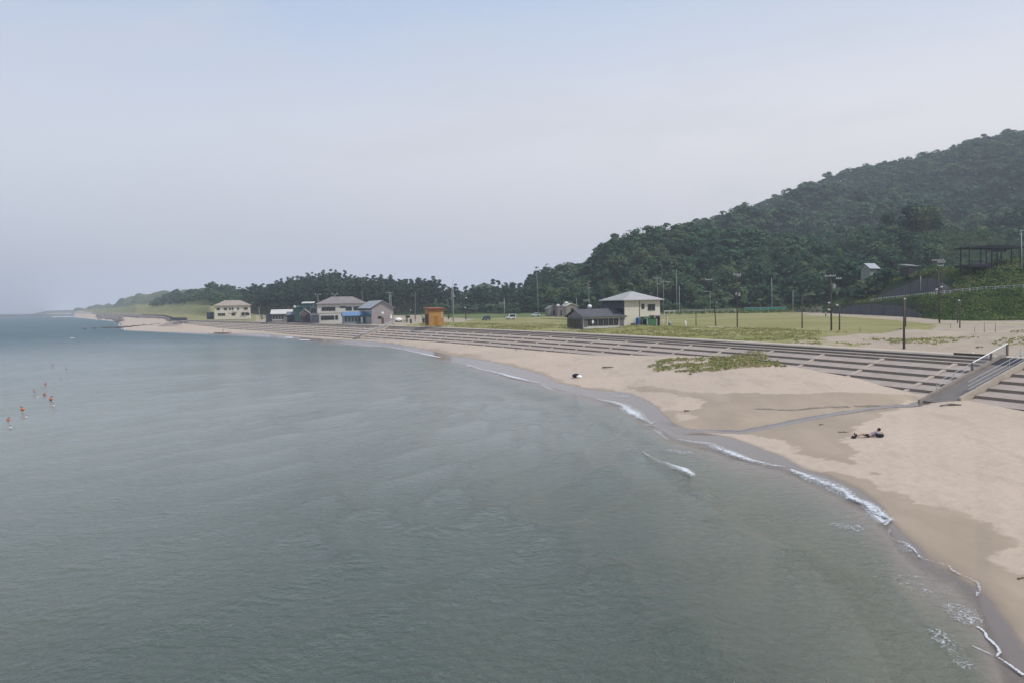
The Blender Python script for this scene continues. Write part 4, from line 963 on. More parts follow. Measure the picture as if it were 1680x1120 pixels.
ZS = {'gabled_house': 1.04, 'large_beach_hotel': 1.09, 'blue_roof_hut': 1.12, 'teal_building': 1.12, 'plum_gabled_hut': 1.14, 'slatted_shed': 1.11, 'white_roof_hut': 1.15, 'grey_roof_hut': 1.14, 'far_cream_house': 1.07}
class Bld:
    """a building in its own frame: +x along the right hand face, +y away from it (into the building); corner at the near vertical edge"""
    def __init__(s, name, label, cat, corner, ur, group=None):
        s.o = thing(name, label, cat, corner, math.atan2(ur[1], ur[0]), group); s.o.scale = (1, 1, ZS.get(name, 1)); s.c = np.array(corner); s.u = np.array(ur) / np.hypot(*ur); s.v = np.array([-s.u[1], s.u[0]])
    def len_to(s, px, axis):
        """length along axis so the face ends at photo column px"""
        d = s.u if axis == 'x' else s.v; best = None
        for L in np.arange(.5, 60, .05):
            p = s.c.copy(); p[:2] += d * L; q = proj(p)[0]
            if (axis == 'x' and q >= px) or (axis == 'y' and q <= px): return float(L)
        return 12.0
    def walls(s, x0, x1, y0, y1, h, mat, z0=-.6, name='wall'):
        return MB().box(x0, x1, y0, y1, z0, h).build(name, mat, s.o)
    def hip(s, x0, x1, y0, y1, h, rise, mat, ov=.7, name='roof'):
        mb = MB(); X0, X1, Y0, Y1 = x0 - ov, x1 + ov, y0 - ov, y1 + ov; w_, d = X1 - X0, Y1 - Y0; r = min(w_, d) / 2
        if w_ >= d: R0, R1 = (X0 + r, (Y0 + Y1) / 2), (X1 - r, (Y0 + Y1) / 2)
        else: R0, R1 = ((X0 + X1) / 2, Y0 + r), ((X0 + X1) / 2, Y1 - r)
        v = [(X0, Y0, h), (X1, Y0, h), (X1, Y1, h), (X0, Y1, h), (*R0, h + rise), (*R1, h + rise), (X0, Y0, h - .18), (X1, Y0, h - .18), (X1, Y1, h - .18), (X0, Y1, h - .18)]
        f = [(0, 6, 7, 1), (1, 7, 8, 2), (2, 8, 9, 3), (3, 9, 6, 0), (9, 8, 7, 6)]
        f += [(0, 1, 5, 4), (1, 2, 5), (2, 3, 4, 5), (3, 0, 4)] if w_ >= d else [(0, 1, 4), (1, 2, 5, 4), (2, 3, 5), (3, 0, 4, 5)]
        return mb.add(v, f).build(name, mat, s.o)
    def gable(s, x0, x1, y0, y1, h, rise, mat, ridge='x', ov=.5, name='roof', th=.14, wallmat=None):
        mb = MB(); g = MB()
        if ridge == 'x':
            ym = (y0 + y1) / 2; sl_ = rise / (ym - y0)
            mb.add([(x, y, z) for x in (x0 - ov, x1 + ov) for (y, z) in ((y0 - ov, h - ov * sl_), (ym, h + rise), (y1 + ov, h - ov * sl_), (y1 + ov, h - ov * sl_ + th), (ym, h + rise + th), (y0 - ov, h - ov * sl_ + th))],
                   [(0, 1, 7, 6), (1, 2, 8, 7), (2, 3, 9, 8), (3, 4, 10, 9), (4, 5, 11, 10), (5, 0, 6, 11), (0, 5, 4, 1), (1, 4, 3, 2), (6, 7, 10, 11), (7, 8, 9, 10)])
            g.add([(x0, y0, h), (x0, y1, h), (x0, ym, h + rise - .02), (x1, y0, h), (x1, y1, h), (x1, ym, h + rise - .02)], [(0, 2, 1), (3, 4, 5), (0, 3, 5, 2), (1, 2, 5, 4)])
        else:
            xm = (x0 + x1) / 2; sl_ = rise / (xm - x0)
            mb.add([(x, y, z) for y in (y0 - ov, y1 + ov) for (x, z) in ((x0 - ov, h - ov * sl_), (xm, h + rise), (x1 + ov, h - ov * sl_), (x1 + ov, h - ov * sl_ + th), (xm, h + rise + th), (x0 - ov, h - ov * sl_ + th))],
                   [(0, 1, 7, 6), (1, 2, 8, 7), (2, 3, 9, 8), (3, 4, 10, 9), (4, 5, 11, 10), (5, 0, 6, 11), (0, 5, 4, 1), (1, 4, 3, 2), (6, 7, 10, 11), (7, 8, 9, 10)])
            g.add([(x0, y0, h), (x1, y0, h), (xm, y0, h + rise - .02), (x0, y1, h), (x1, y1, h), (xm, y1, h + rise - .02)], [(0, 2, 1), (3, 4, 5), (0, 3, 5, 2), (1, 2, 5, 4)])
        if wallmat: g.build('gable_wall', wallmat, s.o)
        return mb.build(name, mat, s.o)
    def shed(s, x0, x1, y0, y1, hA, hB, mat, axis='y', ov=.4, name='roof'):
        """single slope: height hA at the low index side, hB at the far side"""
        mb = MB(); X0, X1, Y0, Y1 = x0 - ov, x1 + ov, y0 - ov, y1 + ov
        z = (hA, hA, hB, hB) if axis == 'y' else (hA, hB, hB, hA)
        c = [(X0, Y0), (X1, Y0), (X1, Y1), (X0, Y1)]
        return mb.add([(a, b_, q + .02) for (a, b_), q in zip(c, z)] + [(a, b_, q + .16) for (a, b_), q in zip(c, z)], [(3, 2, 1, 0), (4, 5, 6, 7), (0, 1, 5, 4), (1, 2, 6, 5), (2, 3, 7, 6), (3, 0, 4, 7)]).build(name, mat, s.o)
    def win(s, face, a, z0, w_, h, base=0.0, panes=2, name='window', mat=None):
        """face 'r' = right hand face (y = base), 'l' = left face (x = base); a = start along the face"""
        def bx(m, a0, a1, zz0, zz1, o0, o1):
            if face == 'r': m.box(a0, a1, base - o1, base - o0, zz0, zz1)
            else: m.box(base - o1, base - o0, a0, a1, zz0, zz1)
            return m
        fr = MB(); t_ = .07
        bx(fr, a, a + w_, z0, z0 + t_, 0, .06); bx(fr, a, a + w_, z0 + h - t_, z0 + h, 0, .06)
        for k in range(panes + 1):
            c = a + (w_ - t_) * k / panes; bx(fr, c, c + t_, z0 + t_, z0 + h - t_, 0, .06)
        w0 = fr.build(name, frame_m, s.o); bx(MB(), a + .02, a + w_ - .02, z0 + .02, z0 + h - .02, .005, .035).build('pane', mat or glassd, w0)
        return w0
    def box(s, name, mat, *b_, bevel=0): return MB().box(*b_).build(name, mat, s.o, bevel=bevel)
def gz(px, y, D): return uD(px, y, D)
def at_px(px, y, z=None, D=None):
    if D is None: P = uz(px, y, 4.25 if z is None else z)
    else: P = uD(px, y, D)
    return P

# right hand beach house: two storeys with a long single storey wing
c0 = at_px(1025, 539.0, 4.2); ur = (.94, .34)
B = Bld('beach_house', 'cream two storey house with grey hipped roof and long low wing behind the seawall', 'house', c0, ur)
W = B.len_to(1083, 'x'); Dp = B.len_to(989, 'y'); H = 6.05
B.walls(0, W, 0, Dp, H, cream); B.hip(0, W, 0, Dp, H + .18, 1.9, mt('pale_grey_roof', (.36, .35, .335), .6, .2, .5), .75)
B.box('shaded_side_face', darkw, -.05, -.001, .1, Dp - .1, 2.6, H - .02)  # sea side turned from the sun: its shade put into this face's colour
for k in range(6): B.win('l', .5 + k * (Dp - 1) / 6, 3.2, (Dp - 1) / 6 - .25, 1.5, -.05, 1)
B.win('r', W * .47, 4.15, .7 * 1.1, 1.15, 0, 1); B.win('r', W * .65, 3.75, 1.85, 1.45, 0, 2)
B.box('drain_pipe', mt('rusty_pipe', (.15, .07, .05)), W * .41, W * .41 + .09, -.1, -.001, 0, H)
pc = MB(); x0, x1 = W * .70, W + 1.0
pr_ = B.box('porch_roof', conc_p, x0, x1, -2.0, -.01, 2.55, 2.75); B.box('porch_post', cream, W + .55, W + .8, -1.95, -1.7, -.4, 2.55); B.box('porch_post', cream, x0 + .1, x0 + .3, -1.95, -1.75, -.4, 2.55)
B.box('porch_dark_bay', glassd, W * .72, W - .15, -.06, -.004, .05, 2.4)
B.box('garage_opening', mt('dark_green_shutter', (.035, .06, .04)), W * .44, W * .70, -.05, -.002, .0, 2.45)
# wing towards the sea
w0 = -1 * 0
p = B.c.copy(); Lw = 0
for L in np.arange(.5, 30, .05):
    q = B.c.copy(); q[:2] -= B.u * L
    if proj(q)[0] <= 957.5: Lw = L; break
Dg = 8.6; hw = 2.75
B.walls(-Lw, -.002, .02, Dg, hw, white_w, name='wing_wall'); 
B.gable(-Lw, -.01, .02, Dg, hw, 1.5, slate, 'x', .45, 'wing_roof', .14, greyw)
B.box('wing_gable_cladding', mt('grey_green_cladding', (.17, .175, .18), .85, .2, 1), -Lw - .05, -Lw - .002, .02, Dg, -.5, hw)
for k in range(8): B.win('l', .75 + k * (Dg - 1.5) / 8, .35, (Dg - 1.5) / 8 - .12, 2.0, -Lw - .05, 1)
for k in range(6): B.win('r', -Lw + 1.0 + k * (Lw - 2.4) / 6, .75, (Lw - 2.4) / 6 - .1, 1.55, .02, 2)
B.box('wing_shutter', mt('grey_shutter', (.13, .125, .12)), -Lw + .12, -Lw + .95, -.05, .018, .6, 2.35); B.box('wing_shutter', M['grey_shutter'], -1.25, -.2, -.05, .018, .6, 2.35)
B.box('wing_notice', white_p, -Lw + 2.0, -Lw + 2.45, -.08, -.05, 1.3, 2.0)
B.box('wing_plinth', greyw, -Lw - .03, -.02, -.10, .017, -.6, .25)
# things standing at the house
def loc_in(b, x, y, z=0): q = b.c.copy(); q[:2] += b.u * x + b.v * y; q[2] += z; return q
o = thing('water_tank', 'tall blue plastic tank against the cream house wall', 'tank', loc_in(B, W * .31, -.9)); mb = MB(); mb.tube((0, 0, -.3), (0, 0, 2.1), .48, n=16); mb.tube((0, 0, 2.1), (0, 0, 2.35), .48, .2, 16); mb.build('tank_body', blue_t, o); MB().tube((0, 0, 2.35), (0, 0, 2.5), .16, n=10).build('cap', white_p, o)
o = thing('awning_frame', 'green mesh tent shelter in front of the house garage', 'shelter', loc_in(B, W * .46, -2.6), math.atan2(ur[1], ur[0]))
MB().prism([(0, 2.0), (1.25, 2.35), (2.5, 2.0), (2.5, 2.06), (1.25, 2.41), (0, 2.06)], 0, 2.2).build('canopy', green_c, o)
for x_ in (0, 2.42):
    for y_ in (0, 2.12): MB().box(x_, x_ + .07, y_, y_ + .07, -.3, 2.05).build('leg', white_p, o)
MB().box(.08, 2.4, .03, .05, .3, 1.95).build('side_net', green_c, o)
o = thing('round_boiler_tank', 'round pale tank on a stand at the right corner of the house porch', 'tank', loc_in(B, W + 1.5, -1.6)); MB().ball((0, 0, .85), .42, 12, 8, 1.1).build('tank', conc_p, o, True); MB().box(-.25, .25, -.25, .25, -.3, .45).build('stand', greyw, o)
o = thing('storage_locker', 'dark grey locker beside the blue tank', 'locker', loc_in(B, W * .18, -.8)); MB().box(-.5, .5, -.3, .3, -.3, 1.05).build('body', darkw, o, bevel=.03); MB().box(-.53, .53, -.33, .33, 1.05, 1.11).build('lid', greyw, o)
o = thing('satellite_dish', 'white satellite dish above the dark wing roof', 'dish', loc_in(B, -Lw * .55, 6.2, 3.3)); mb = MB(); mb.tube((0, 0, -.6), (0, 0, 1.3), .05); mb.build('mast', steel, o); mb = MB(); mb.ball((0, 0, 1.6), .5, 12, 7, .95); mb.build('dish', white_p, o, True)

# three small sheds behind
def D_of(px, y, z=4.3): return uz(px, y, z)[1]
S1 = Bld('small_grey_shed', 'small grey gabled shed with a dark doorway behind the beach house wing', 'shed', at_px(913, 517, D=290), (.98, .2)); L = S1.len_to(918.5, 'x'); Y_ = S1.len_to(899.5, 'y')
S1.walls(0, L, 0, 5, 2.6, greyw); 
c1 = uD(900, 517, 292)
S1o = S1
S1.c = c1; S1.o.location = c1; L = S1.len_to(914, 'x'); [bpy.data.objects.remove(ch) for ch in list(S1.o.children)]
S1.walls(0, L, 0, 5, 2.3, greyw); S1.gable(0, L, 0, 5, 2.3, 1.0, mt('grey_metal_roof', (.22, .22, .22)), 'y', .25, wallmat=greyw); S1.box('doorway', glassd, L * .55, L * .8, -.05, -.003, -.2, 1.5)
S2 = Bld('toilet_block', 'brown flat topped block with two pointed white roof vents', 'building', uD(914.5, 517.5, 288), (.98, .2)); L = S2.len_to(931, 'x')
S2.walls(0, L, 0, 4, 3.1, mt('brown_grey_wall', (.20, .17, .165))); S2.box('door', glassd, L * .3, L * .45, -.05, -.003, -.2, 1.8); S2.box('roof', greyw, -.15, L + .15, -.15, 4.15, 3.1, 3.3)
for f_ in (.06, .62): mb = MB(); mb.tube((L * f_ + .6, 2, 3.3), (L * f_ + .6, 2, 3.5), .75, .8, 12); mb.tube((L * f_ + .6, 2, 3.5), (L * f_ + .6, 2, 4.15), .85, .06, 12); mb.build('roof_vent', white_roof if f_ < .5 else zinc, S2.o)
S3 = Bld('gabled_hut', 'pale gabled hut with small window behind the wing roof', 'hut', uD(929, 517, 272), (.98, .2)); L = S3.len_to(947.5, 'x')
S3.walls(0, L, 0, 4, 3.0, mt('pale_brown_wall', (.27, .24, .22))); S3.gable(0, L, 0, 4, 3.0, .85, white_roof, 'y', .3, wallmat=M['pale_brown_wall']); S3.win('r', L * .42, 1.4, 1.0, .9, 0, 1)
mb = MB(); mb.tube((L * .25, 3.2, 2.8), (L * .25, 3.2, 4.0), .7, .7, 12); mb.tube((L * .25, 3.2, 4.0), (L * .25, 3.2, 4.7), .9, .05, 12); mb.build('roof_vent', white_roof, S3.o)

# ---- the group of beach huts at the left of the parking area
# grey gabled house
ur2 = (.80, .60)
def dz(px, y, z): P = uz(px, y, z); return P
B = Bld('gabled_house', 'grey pink gable ended house at the end of the beach hut row', 'house', uD(610, 530.5, 252), (.955, .30))
W = B.len_to(645.5, 'x'); Dp = B.len_to(590, 'y'); h = 4.75; pinkg = mt('pinkish_grey_wall', (.335, .295, .29), .9, .2, .4, stain=.25)
B.walls(0, W, 0, Dp, h, pinkg); B.gable(0, W, 0, Dp, h, 2.05, zinc, 'y', .55, wallmat=pinkg)
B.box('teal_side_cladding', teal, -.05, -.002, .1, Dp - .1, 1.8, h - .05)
for k in range(5): B.win('l', .6 + k * (Dp - 1.2) / 5, 2.6, (Dp - 1.2) / 5 - .4, 1.4, -.05, 1)
B.win('r', W * .28, 1.3, 1.2, .8, 0, 2); B.box('door', mt('brown_door', (.10, .07, .06)), W * .45, W * .55, -.05, -.003, -.2, 1.7); B.box('wall_sign', white_p, W * .46, W * .56, -.05, -.004, 2.8, 3.4)
# large cream building
B = Bld('large_beach_hotel', 'large cream two storey building with brown grey hipped roof', 'building', uD(521, 528.5, 292), (.985, .17))
W = B.len_to(601, 'x'); Dp = 10; h = 5.9; B.walls(0, W, 0, Dp, h, white_w); B.hip(0, W, 0, Dp, h + .18, 2.35, greyroof, .6)
for a, n_ in ((.09, 3), (.24, 2), (.74, 2), (.46, 2), (.58, 2)): B.win('r', W * a, 3.6 if a not in (.46,) else 4.5, 1.15 * n_, 1.35 if a != .46 else .6, 0, n_)
for a, n_ in ((.07, 3), (.22, 2), (.36, 1)): B.win('r', W * a, .6, 1.1 * n_, 1.5, 0, n_)
B.box('floor_band', mt('brown_stain_band', (.28, .24, .2)), .0, W, -.06, -.002, 2.75, 2.95)
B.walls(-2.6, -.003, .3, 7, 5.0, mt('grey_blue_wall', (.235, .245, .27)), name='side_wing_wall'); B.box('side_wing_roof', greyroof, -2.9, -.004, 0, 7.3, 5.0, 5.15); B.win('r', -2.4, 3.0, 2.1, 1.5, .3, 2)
# blue roofed hut in front
B = Bld('blue_roof_hut', 'long low beach hut with bright blue roof and open front', 'hut', uD(564, 531.5, 265), (.965, .26))
W = B.len_to(606, 'x'); Dp = B.len_to(548.5, 'y'); Dp = min(Dp, 9); h = 2.35
B.walls(0, W, 0, Dp, h, ltblue); B.gable(0, W, 0, Dp, h, 1.05, blue_r, 'x', .35, wallmat=ltblue)
for k in range(7): B.win('r', .3 + k * (W - .6) / 7, .65, (W - .6) / 7 - .28, 1.25, 0, 1)
B.box('notice_board', white_p, W * .66, W * .74, -.5, -.4, .1, 1.9)
B.box('terrace', mt('grey_terrace', (.26, .25, .24)), 0, W, -1.8, -.05, -.6, .12)
# teal tall building
B = Bld('teal_building', 'teal green two storey building with pale flat roof among the huts', 'building', uD(497, 525, 308), (.985, .17))
W = B.len_to(514, 'x'); h = 5.6; B.walls(0, W, 0, 7, h, teal); B.shed(0, W, 0, 7, h, h + .5, white_roof); B.win('r', W * .35, 3.4, W * .5, 1.2, 0, 2)
B.walls(-3.0, -.003, .5, 5, 4.3, mt('deep_teal_wall', (.045, .10, .09)), name='side_wall'); B.shed(-3.0, -.3, .5, 5, 4.3, 4.7, teal, name='side_roof', ov=.2); mb = MB(); mb.ball((-3.0, 0.0, 4.5), .55, 10, 6); mb.build('roof_tank', white_roof, B.o, True)
# plum gabled hut
B = Bld('plum_gabled_hut', 'narrow plum brown hut with steep gable front between the huts', 'hut', uD(492, 528.3, 299), (.975, .22))
W = B.len_to(509, 'x'); h = 2.6; B.walls(0, W, 0, 5, h, plum); B.gable(0, W, 0, 5, h, 1.5, white_roof, 'y', .15, wallmat=plum)
for k in range(3): B.win('r', W * (.06 + .2 * k), .3, W * .16, 1.7, 0, 1)
# dark slatted shed
B = Bld('slatted_shed', 'small dark shed with vertical slatted front beside the cream building', 'shed', uD(510.5, 529, 288), (.975, .22))
W = B.len_to(523.5, 'x'); B.walls(0, W, 0, 3, 2.35, darkw); B.box('roof', greyw, -.1, W + .1, -.1, 3.1, 2.35, 2.5)
for k in range(8): B.box('slat', mt('grey_slat', (.16, .16, .175)), .1 + k * W / 8, .18 + k * W / 8, -.06, -.003, .1, 2.2)
# white roofed hut
B = Bld('white_roof_hut', 'dark walled beach hut with a broad white roof', 'hut', uD(446, 527.3, 328), (.985, .17))
W = B.len_to(478, 'x'); h = 2.7; B.walls(0, W, 0, 6, h, mt('faded_grey_wall', (.19, .18, .175))); B.gable(0, W, 0, 6, h, 1.3, white_roof, 'x', .5, wallmat=darkw)
B.box('left_dark_bay', darkw, -2.4, -.004, .3, 4, -.5, 2.5)
for k in range(4): B.win('r', .4 + k * 1.15, .8, .8, 1.3, 0, 1)
B.box('white_bench', white_p, 0.4, 4.3, -1.6, -1.0, .35, .5)
# blue grey roofed hut
B = Bld('grey_roof_hut', 'low dark hut with dull blue grey roof between white roof hut and teal building', 'hut', uD(471, 528.0, 311), (.985, .17))
W = B.len_to(492, 'x'); h = 2.3; B.walls(0, W, 0, 4, h, darkw); B.gable(0, W, 0, 4, h, .95, mt('dull_blue_roof', (.15, .18, .20)), 'x', .3, wallmat=darkw)
for k in range(4): B.win('r', W * .35 + k * W * .16, .3, W * .12, 1.4, 0, 1)
# far cream house
B = Bld('far_cream_house', 'cream two storey house with tan hipped roof at the far left end of the seawall', 'house', uD(352.5, 522.8, 412), (.975, .22))
W = B.len_to(408.5, 'x'); h = 6.0; B.walls(0, W, 0, 9, h, cream); B.hip(0, W, 0, 9, h + .18, 2.5, tan_roof, .7)
for a, w_ in ((.06, 1.6), (.27, 1.6), (.42, .9), (.5, .9), (.66, .9), (.86, 1.8)): B.win('r', W * a, 3.9, w_, 1.2, 0, 2)
for a, w_ in ((.09, 1.8), (.2, 1.8), (.50, 1.7), (.78, 1.5), (.9, 2.0)): B.win('r', W * a, 1.2, w_, 1.3, 0, 2)
B.box('balcony', white_w, W * .55, W * .66, -.9, -.003, 2.9, 3.9)
B.box('awning', mt('dark_awning', (.09, .08, .09)), W * .8, W * .98, -1.0, -.003, 2.55, 2.7); B.box('sign_band', mt('grey_sign', (.2, .2, .2)), W * .4, W * .5, -.05, -.003, 2.2, 2.5)
o = thing('small_dark_shed', 'small dark blue shed left of the far cream house', 'shed', uD(341, 522.6, 418), .2); MB().box(-.6, 2.6, 0, 3, -.5, 3.0).build('wall', mt('navy_wall', (.06, .07, .10)), o); MB().box(-.8, 2.8, -.2, 3.2, 3.0, 3.15).build('roof', slate, o)
# ochre shed
B = Bld('ochre_shed', 'orange ochre wooden shed with a rusty roof edge at the parking area', 'shed', uD(703.5, 532.5, 207), (.80, .60))
B2 = B; W = B.len_to(727.5, 'x'); 
B.u = np.array([.93, .37]) / np.hypot(.93, .37); B.v = np.array([-B.u[1], B.u[0]]); B.o.rotation_euler[2] = math.atan2(.37, .93); W = B.len_to(728, 'x')
B.walls(0, W, 0, 3.6, 4.0, ochre, z0=-.35); B.shed(0, W, 0, 3.6, 4.0, 4.25, rust, ov=.35); B.box('corner_post', rust, -.1, .12, -.12, .0, -.3, 4.0); B.box('open_side', mt('dark_interior', (.08, .05, .03)), -.04, -.002, .4, 3.2, 0, 2.6)
B.box('pale_patch_panel', mt('pale_pink_panel', (.42, .32, .27)), W * .82, W * .93, -.05, -.003, 1.6, 3.2); B.box('red_fascia', mt('red_brown_trim', (.22, .05, .03)), -.3, W + .3, -.42, -.36, 3.85, 4.1); B.box('door', mt('ochre_door', (.33, .15, .03)), W * .35, W * .6, -.05, -.003, -.2, 2.1)
# black open pavilion on the knoll
P0 = uD(1590, 435.5, 221)
o = thing('black_pavilion', 'black open timber pavilion with shallow roof on the green knoll', 'pavilion', P0, .10); Wp = 15.6; Dp_ = 6; hz_ = 5.0
s_ = 221 / 1307
mb = MB(); mb.prism([(-.2, hz_ - .25), (Wp + .6, hz_ - .5), (Wp + .6, hz_ - .15), (Wp * .72, hz_ + .35), (Wp * .45, hz_ + .55), (Wp * .15, hz_ + .2), (-.2, hz_ + .05)], -.3, Dp_ + .3); mb.build('roof', black_w, o)
MB().box(Wp * .42, Wp * .70, -.05, .06, hz_ - 1.5, hz_ - .25).build('front_screen', black_w, o)
MB().box(-.1, Wp * .42, -.1, Dp_, -.5, .15).build('deck', black_w, o)
for x_, y_ in ((0, 0), (Wp * .22, 0), (Wp * .325, 0), (Wp * .43, 0), (Wp * .53, 0), (Wp * .80, 0), (Wp * .98, 0), (Wp * .11, Dp_), (Wp * .5, Dp_), (Wp * .9, Dp_)):
    MB().box(x_ - .12, x_ + .12, y_ - .12, y_ + .12, -1.5, hz_ - .2).build('post', black_w, o)
MB().box(0, Wp * .33, -.06, .0, .95, 1.05).build('railing', black_w, o)
MB().box(Wp * .24, Wp * .45, 2, 3.2, .1, 1.0).build('bench', mt('grey_bench', (.2, .2, .22)), o)
def lump(name, label, cat, P, r, mat, sq=.6, grp=None):
    rng = np.random.default_rng(int(abs(P[0] * 100)) % 9999); mb = MB(); mb.ball((0, 0, r * sq * .4), r, 10, 7, sq); mb.v = [(x * rng.uniform(.75, 1.2), y * rng.uniform(.75, 1.2), z * rng.uniform(.8, 1.15)) for x, y, z in mb.v]
    o = mb.build(name, mat, None, False); o.location = [float(v) for v in P]; tag(o, label, cat, grp); return o
# houses among the trees
B = Bld('tree_house_roof', 'small pale house with grey sloping roof half hidden in the hillside trees', 'house', uD(1427, 446, 300), (.9, .43)); W = B.len_to(1440, 'x'); B.walls(0, W, 0, 4, 1.6, mt('grey_green_wall', (.22, .24, .21)), -8.0); B.gable(0, W, 0, 4, 1.6, 1.5, mt('light_tile_roof', (.36, .37, .40)), 'x', .7, wallmat=M['grey_green_wall'])
P_ = uD(1490, 441, 262); B = Bld('hillside_shelter', 'dark shelter with thin curved grey roofs behind the knoll', 'shelter', P_, (.98, .2)); W = B.len_to(1509, 'x'); B.walls(0, W, 0, 4, .7, mt('dark_green_wall', (.03, .036, .032)), -2.5); B.shed(0, W * .45, 0, 4, 1.0, 1.5, zinc, ov=.3); B.shed(W * .5, W, 0, 4, .7, 1.1, zinc, ov=.3, name='lower_roof')
# ------------------------------------------------------------------ poles
pole_c = mt('pole_concrete', (.25, .245, .235), .85, .25, 1, stain=.2); pole_w = mt('pole_timber', (.085, .072, .06), .9, .35, 1.5); arm_m = mt('pole_arm_steel', (.33, .34, .34), .5, .2, 2)
pole_l = mt('pale_steel_pole', (.42, .43, .42), .6, .15, 1); lampg = mt('lamp_housing', (.50, .50, .48), .5, .1, 2); insul = mt('insulator', (.55, .55, .53), .4, .1, 2)
def pole(px, yb, yt, label, mat=pole_c, D=None, z=4.3, r=.15, lean=0.0, arms=(), lamps=(), boxes=(), name='utility_pole', cat='pole', group='poles along the shore'):
    if D is None: P = uz(px, yb, z); P[2] = tz(P[0], P[1]); P = uz(px, yb, P[2])
    else: P = uD(px, yb, D)
    H = (yb - yt) * P[1] / F; k = P[1] / F; g = tz(P[0], P[1]); low = min(0, g - P[2]) - .5
    r *= .8
    o = thing(name, label, cat, P, 0, group)
    top = (lean * k, 0, H)
    MB().tube((0, 0, low), top, r, r * .66, 10).build('shaft', mat, o, True)
    for f_, w_, dx in arms:           # fraction of the height, width in m, offset
        c = (top[0] * f_ + dx, -r, H * f_); a = MB(); a.box(c[0] - w_ / 2, c[0] + w_ / 2, -r - .14, -r, c[2] - .09, c[2] + .09); ar = a.build('crossarm', arm_m, o)
        n_ = max(2, int(w_ / .75)); m_ = MB()
        for i in range(n_ + 1): x_ = c[0] - w_ / 2 + .1 + (w_ - .2) * i / n_; m_.tube((x_, -r - .07, c[2] + .09), (x_, -r - .07, c[2] + .28), .05, .035, 6)
        m_.build('insulators', insul, ar)
    for f_, dx, s in lamps:
        c = (top[0] * f_, 0, H * f_); m_ = MB(); m_.tube(c, (c[0] + dx, -.25, c[2] + .12), .045, .04, 6); m_.build('lamp_bracket', arm_m, o); m_ = MB(); m_.ball((c[0] + dx, -.32, c[2] + .08), .26 * s, 10, 6, .75); m_.build('lamp_head', lampg, o, True)
    for f_, dx, s in boxes:
        m_ = MB(); m_.tube((dx, -.2, H * f_), (dx, -.2, H * f_ + .8 * s), .27 * s, .27 * s, 10); m_.build('transformer', arm_m, o)
    return o
T_ = pole_w
pole(1483, 572.5, 491.5, 'tall bare dark timber pole nearest the seawall, between lawn end and stairway', T_, r=.17)
pole(1541.5, 530.5, 426, 'tall dark pole with wide crossarms and two round lamps before the upper slope', T_, r=.20, lean=-3, arms=((.985, 2.6, -.2), (.955, 1.7, .5), (.90, 1.3, .4)), lamps=((.52, -.65, 1.1), (.56, .4, 1)))
pole(1485.7, 536.5, 490, 'dark timber pole standing just behind the bare front pole at the lawn end', T_, r=.15, lamps=((.97, -.35, .8),))
pole(1574.7, 538.5, 493.5, 'short dark pole with small lamp, right one of a pair before the vine bank', T_, r=.14, lamps=((.99, -.35, .8),), name='lamp_pole')
pole(1571, 530.5, 496, 'short dark pole, left one of a pair before the vine bank', T_, r=.13)
pole(1510.3, 487.5, 453, 'thin grey pole against the upper dark slope', pole_l, D=238, r=.12)
pole(1677, 420.5, 378, 'pale grey pole on the knoll beside the black pavilion at the right edge', pole_l, D=219, r=.16, lean=-2, arms=((.97, 1.6, .4), (.82, .8, -.3)))
pole(1364, 542.3, 450, 'tallest dark timber pole with T shaped crossarm in front of the lawn', T_, r=.20, lean=-1, arms=((.965, 1.9, -.2), (.915, 1.0, 1.3)), lamps=((.48, -.5, .9), (.36, -.55, .9)), boxes=((.74, .35, .9),))
pole(1377.3, 542.3, 497, 'shorter dark pole right of the tallest lawn pole', T_, r=.17, lamps=((.90, -.6, .9),))
pole(1316, 539, 483, 'dark pole standing alone in the middle of the lawn front', T_, r=.16)
pole(1209.6, 537, 449.5, 'dark pole with crossarm and transformers at the left part of the lawn', T_, r=.17, arms=((.985, 1.6, 0), (.955, .9, .3)), boxes=((.58, .35, .9), (.60, -.3, .7)), lamps=((.30, -.6, .5),))
pole(1174.7, 535, 458, 'leaning pale topped pole left of the lawn with one side arm', T_, r=.15, lean=-5, arms=((.985, 1.5, -.9),), boxes=((.48, .12, .5),))
pole(1142, 534.5, 509, 'short dark stub post on the lawn near the house', T_, r=.13, name='short_post', cat='post')
pole(1165.3, 502, 478, 'small thin street lamp behind the lawn', pole_l, D=335, r=.10, lamps=((.97, -2.2, .8),), name='street_lamp', cat='street lamp')
pole(1114.7, 512, 470, 'pale thin pole behind the right corner of the house', pole_l, D=300, r=.14)
pole(1110.3, 505, 443, 'pole with bright top standing among trees right of the house', pole_c, D=330, r=.20)
pole(1088.8, 514, 459, 'right leg pole of the H shaped power frame behind the house', pole_c, D=320, r=.16, arms=((.93, 4.2, .6),))
pole(1079, 512, 455, 'left leg pole of the H shaped power frame with insulators on top', pole_c, D=322, r=.16, arms=((.965, 3.2, 0), (.80, 1.6, .5)))
pole(966.5, 508, 461.5, 'pole with several small crossarms behind the dark wing roof', pole_c, D=300, r=.15, arms=((.985, 1.3, .3), (.75, 1.0, 0), (.33, 2.6, -1.0)), boxes=((.30, -.3, .8),))
pole(946, 506, 489, 'forked white post behind the gabled hut', pole_l, D=285, r=.10)
pole(883.5, 512, 446, 'tall grey pole right of the ragged pines above the parked cars', pole_c, D=330, r=.17, lean=-2)
pole(827.6, 516, 489, 'slim pale pole directly behind the white van', pole_l, D=330, r=.14)
pole(763.7, 524.5, 505, 'dark lamp post with lantern head right of the ochre shed', T_, r=.17, lamps=((.97, 0, 1.2),), name='street_lamp', cat='street lamp')
pole(765, 521, 489, 'taller thin lamp post behind the lantern post right of the ochre shed', T_, D=290, r=.09, lamps=((.98, .15, 1.3),), name='street_lamp', cat='street lamp')
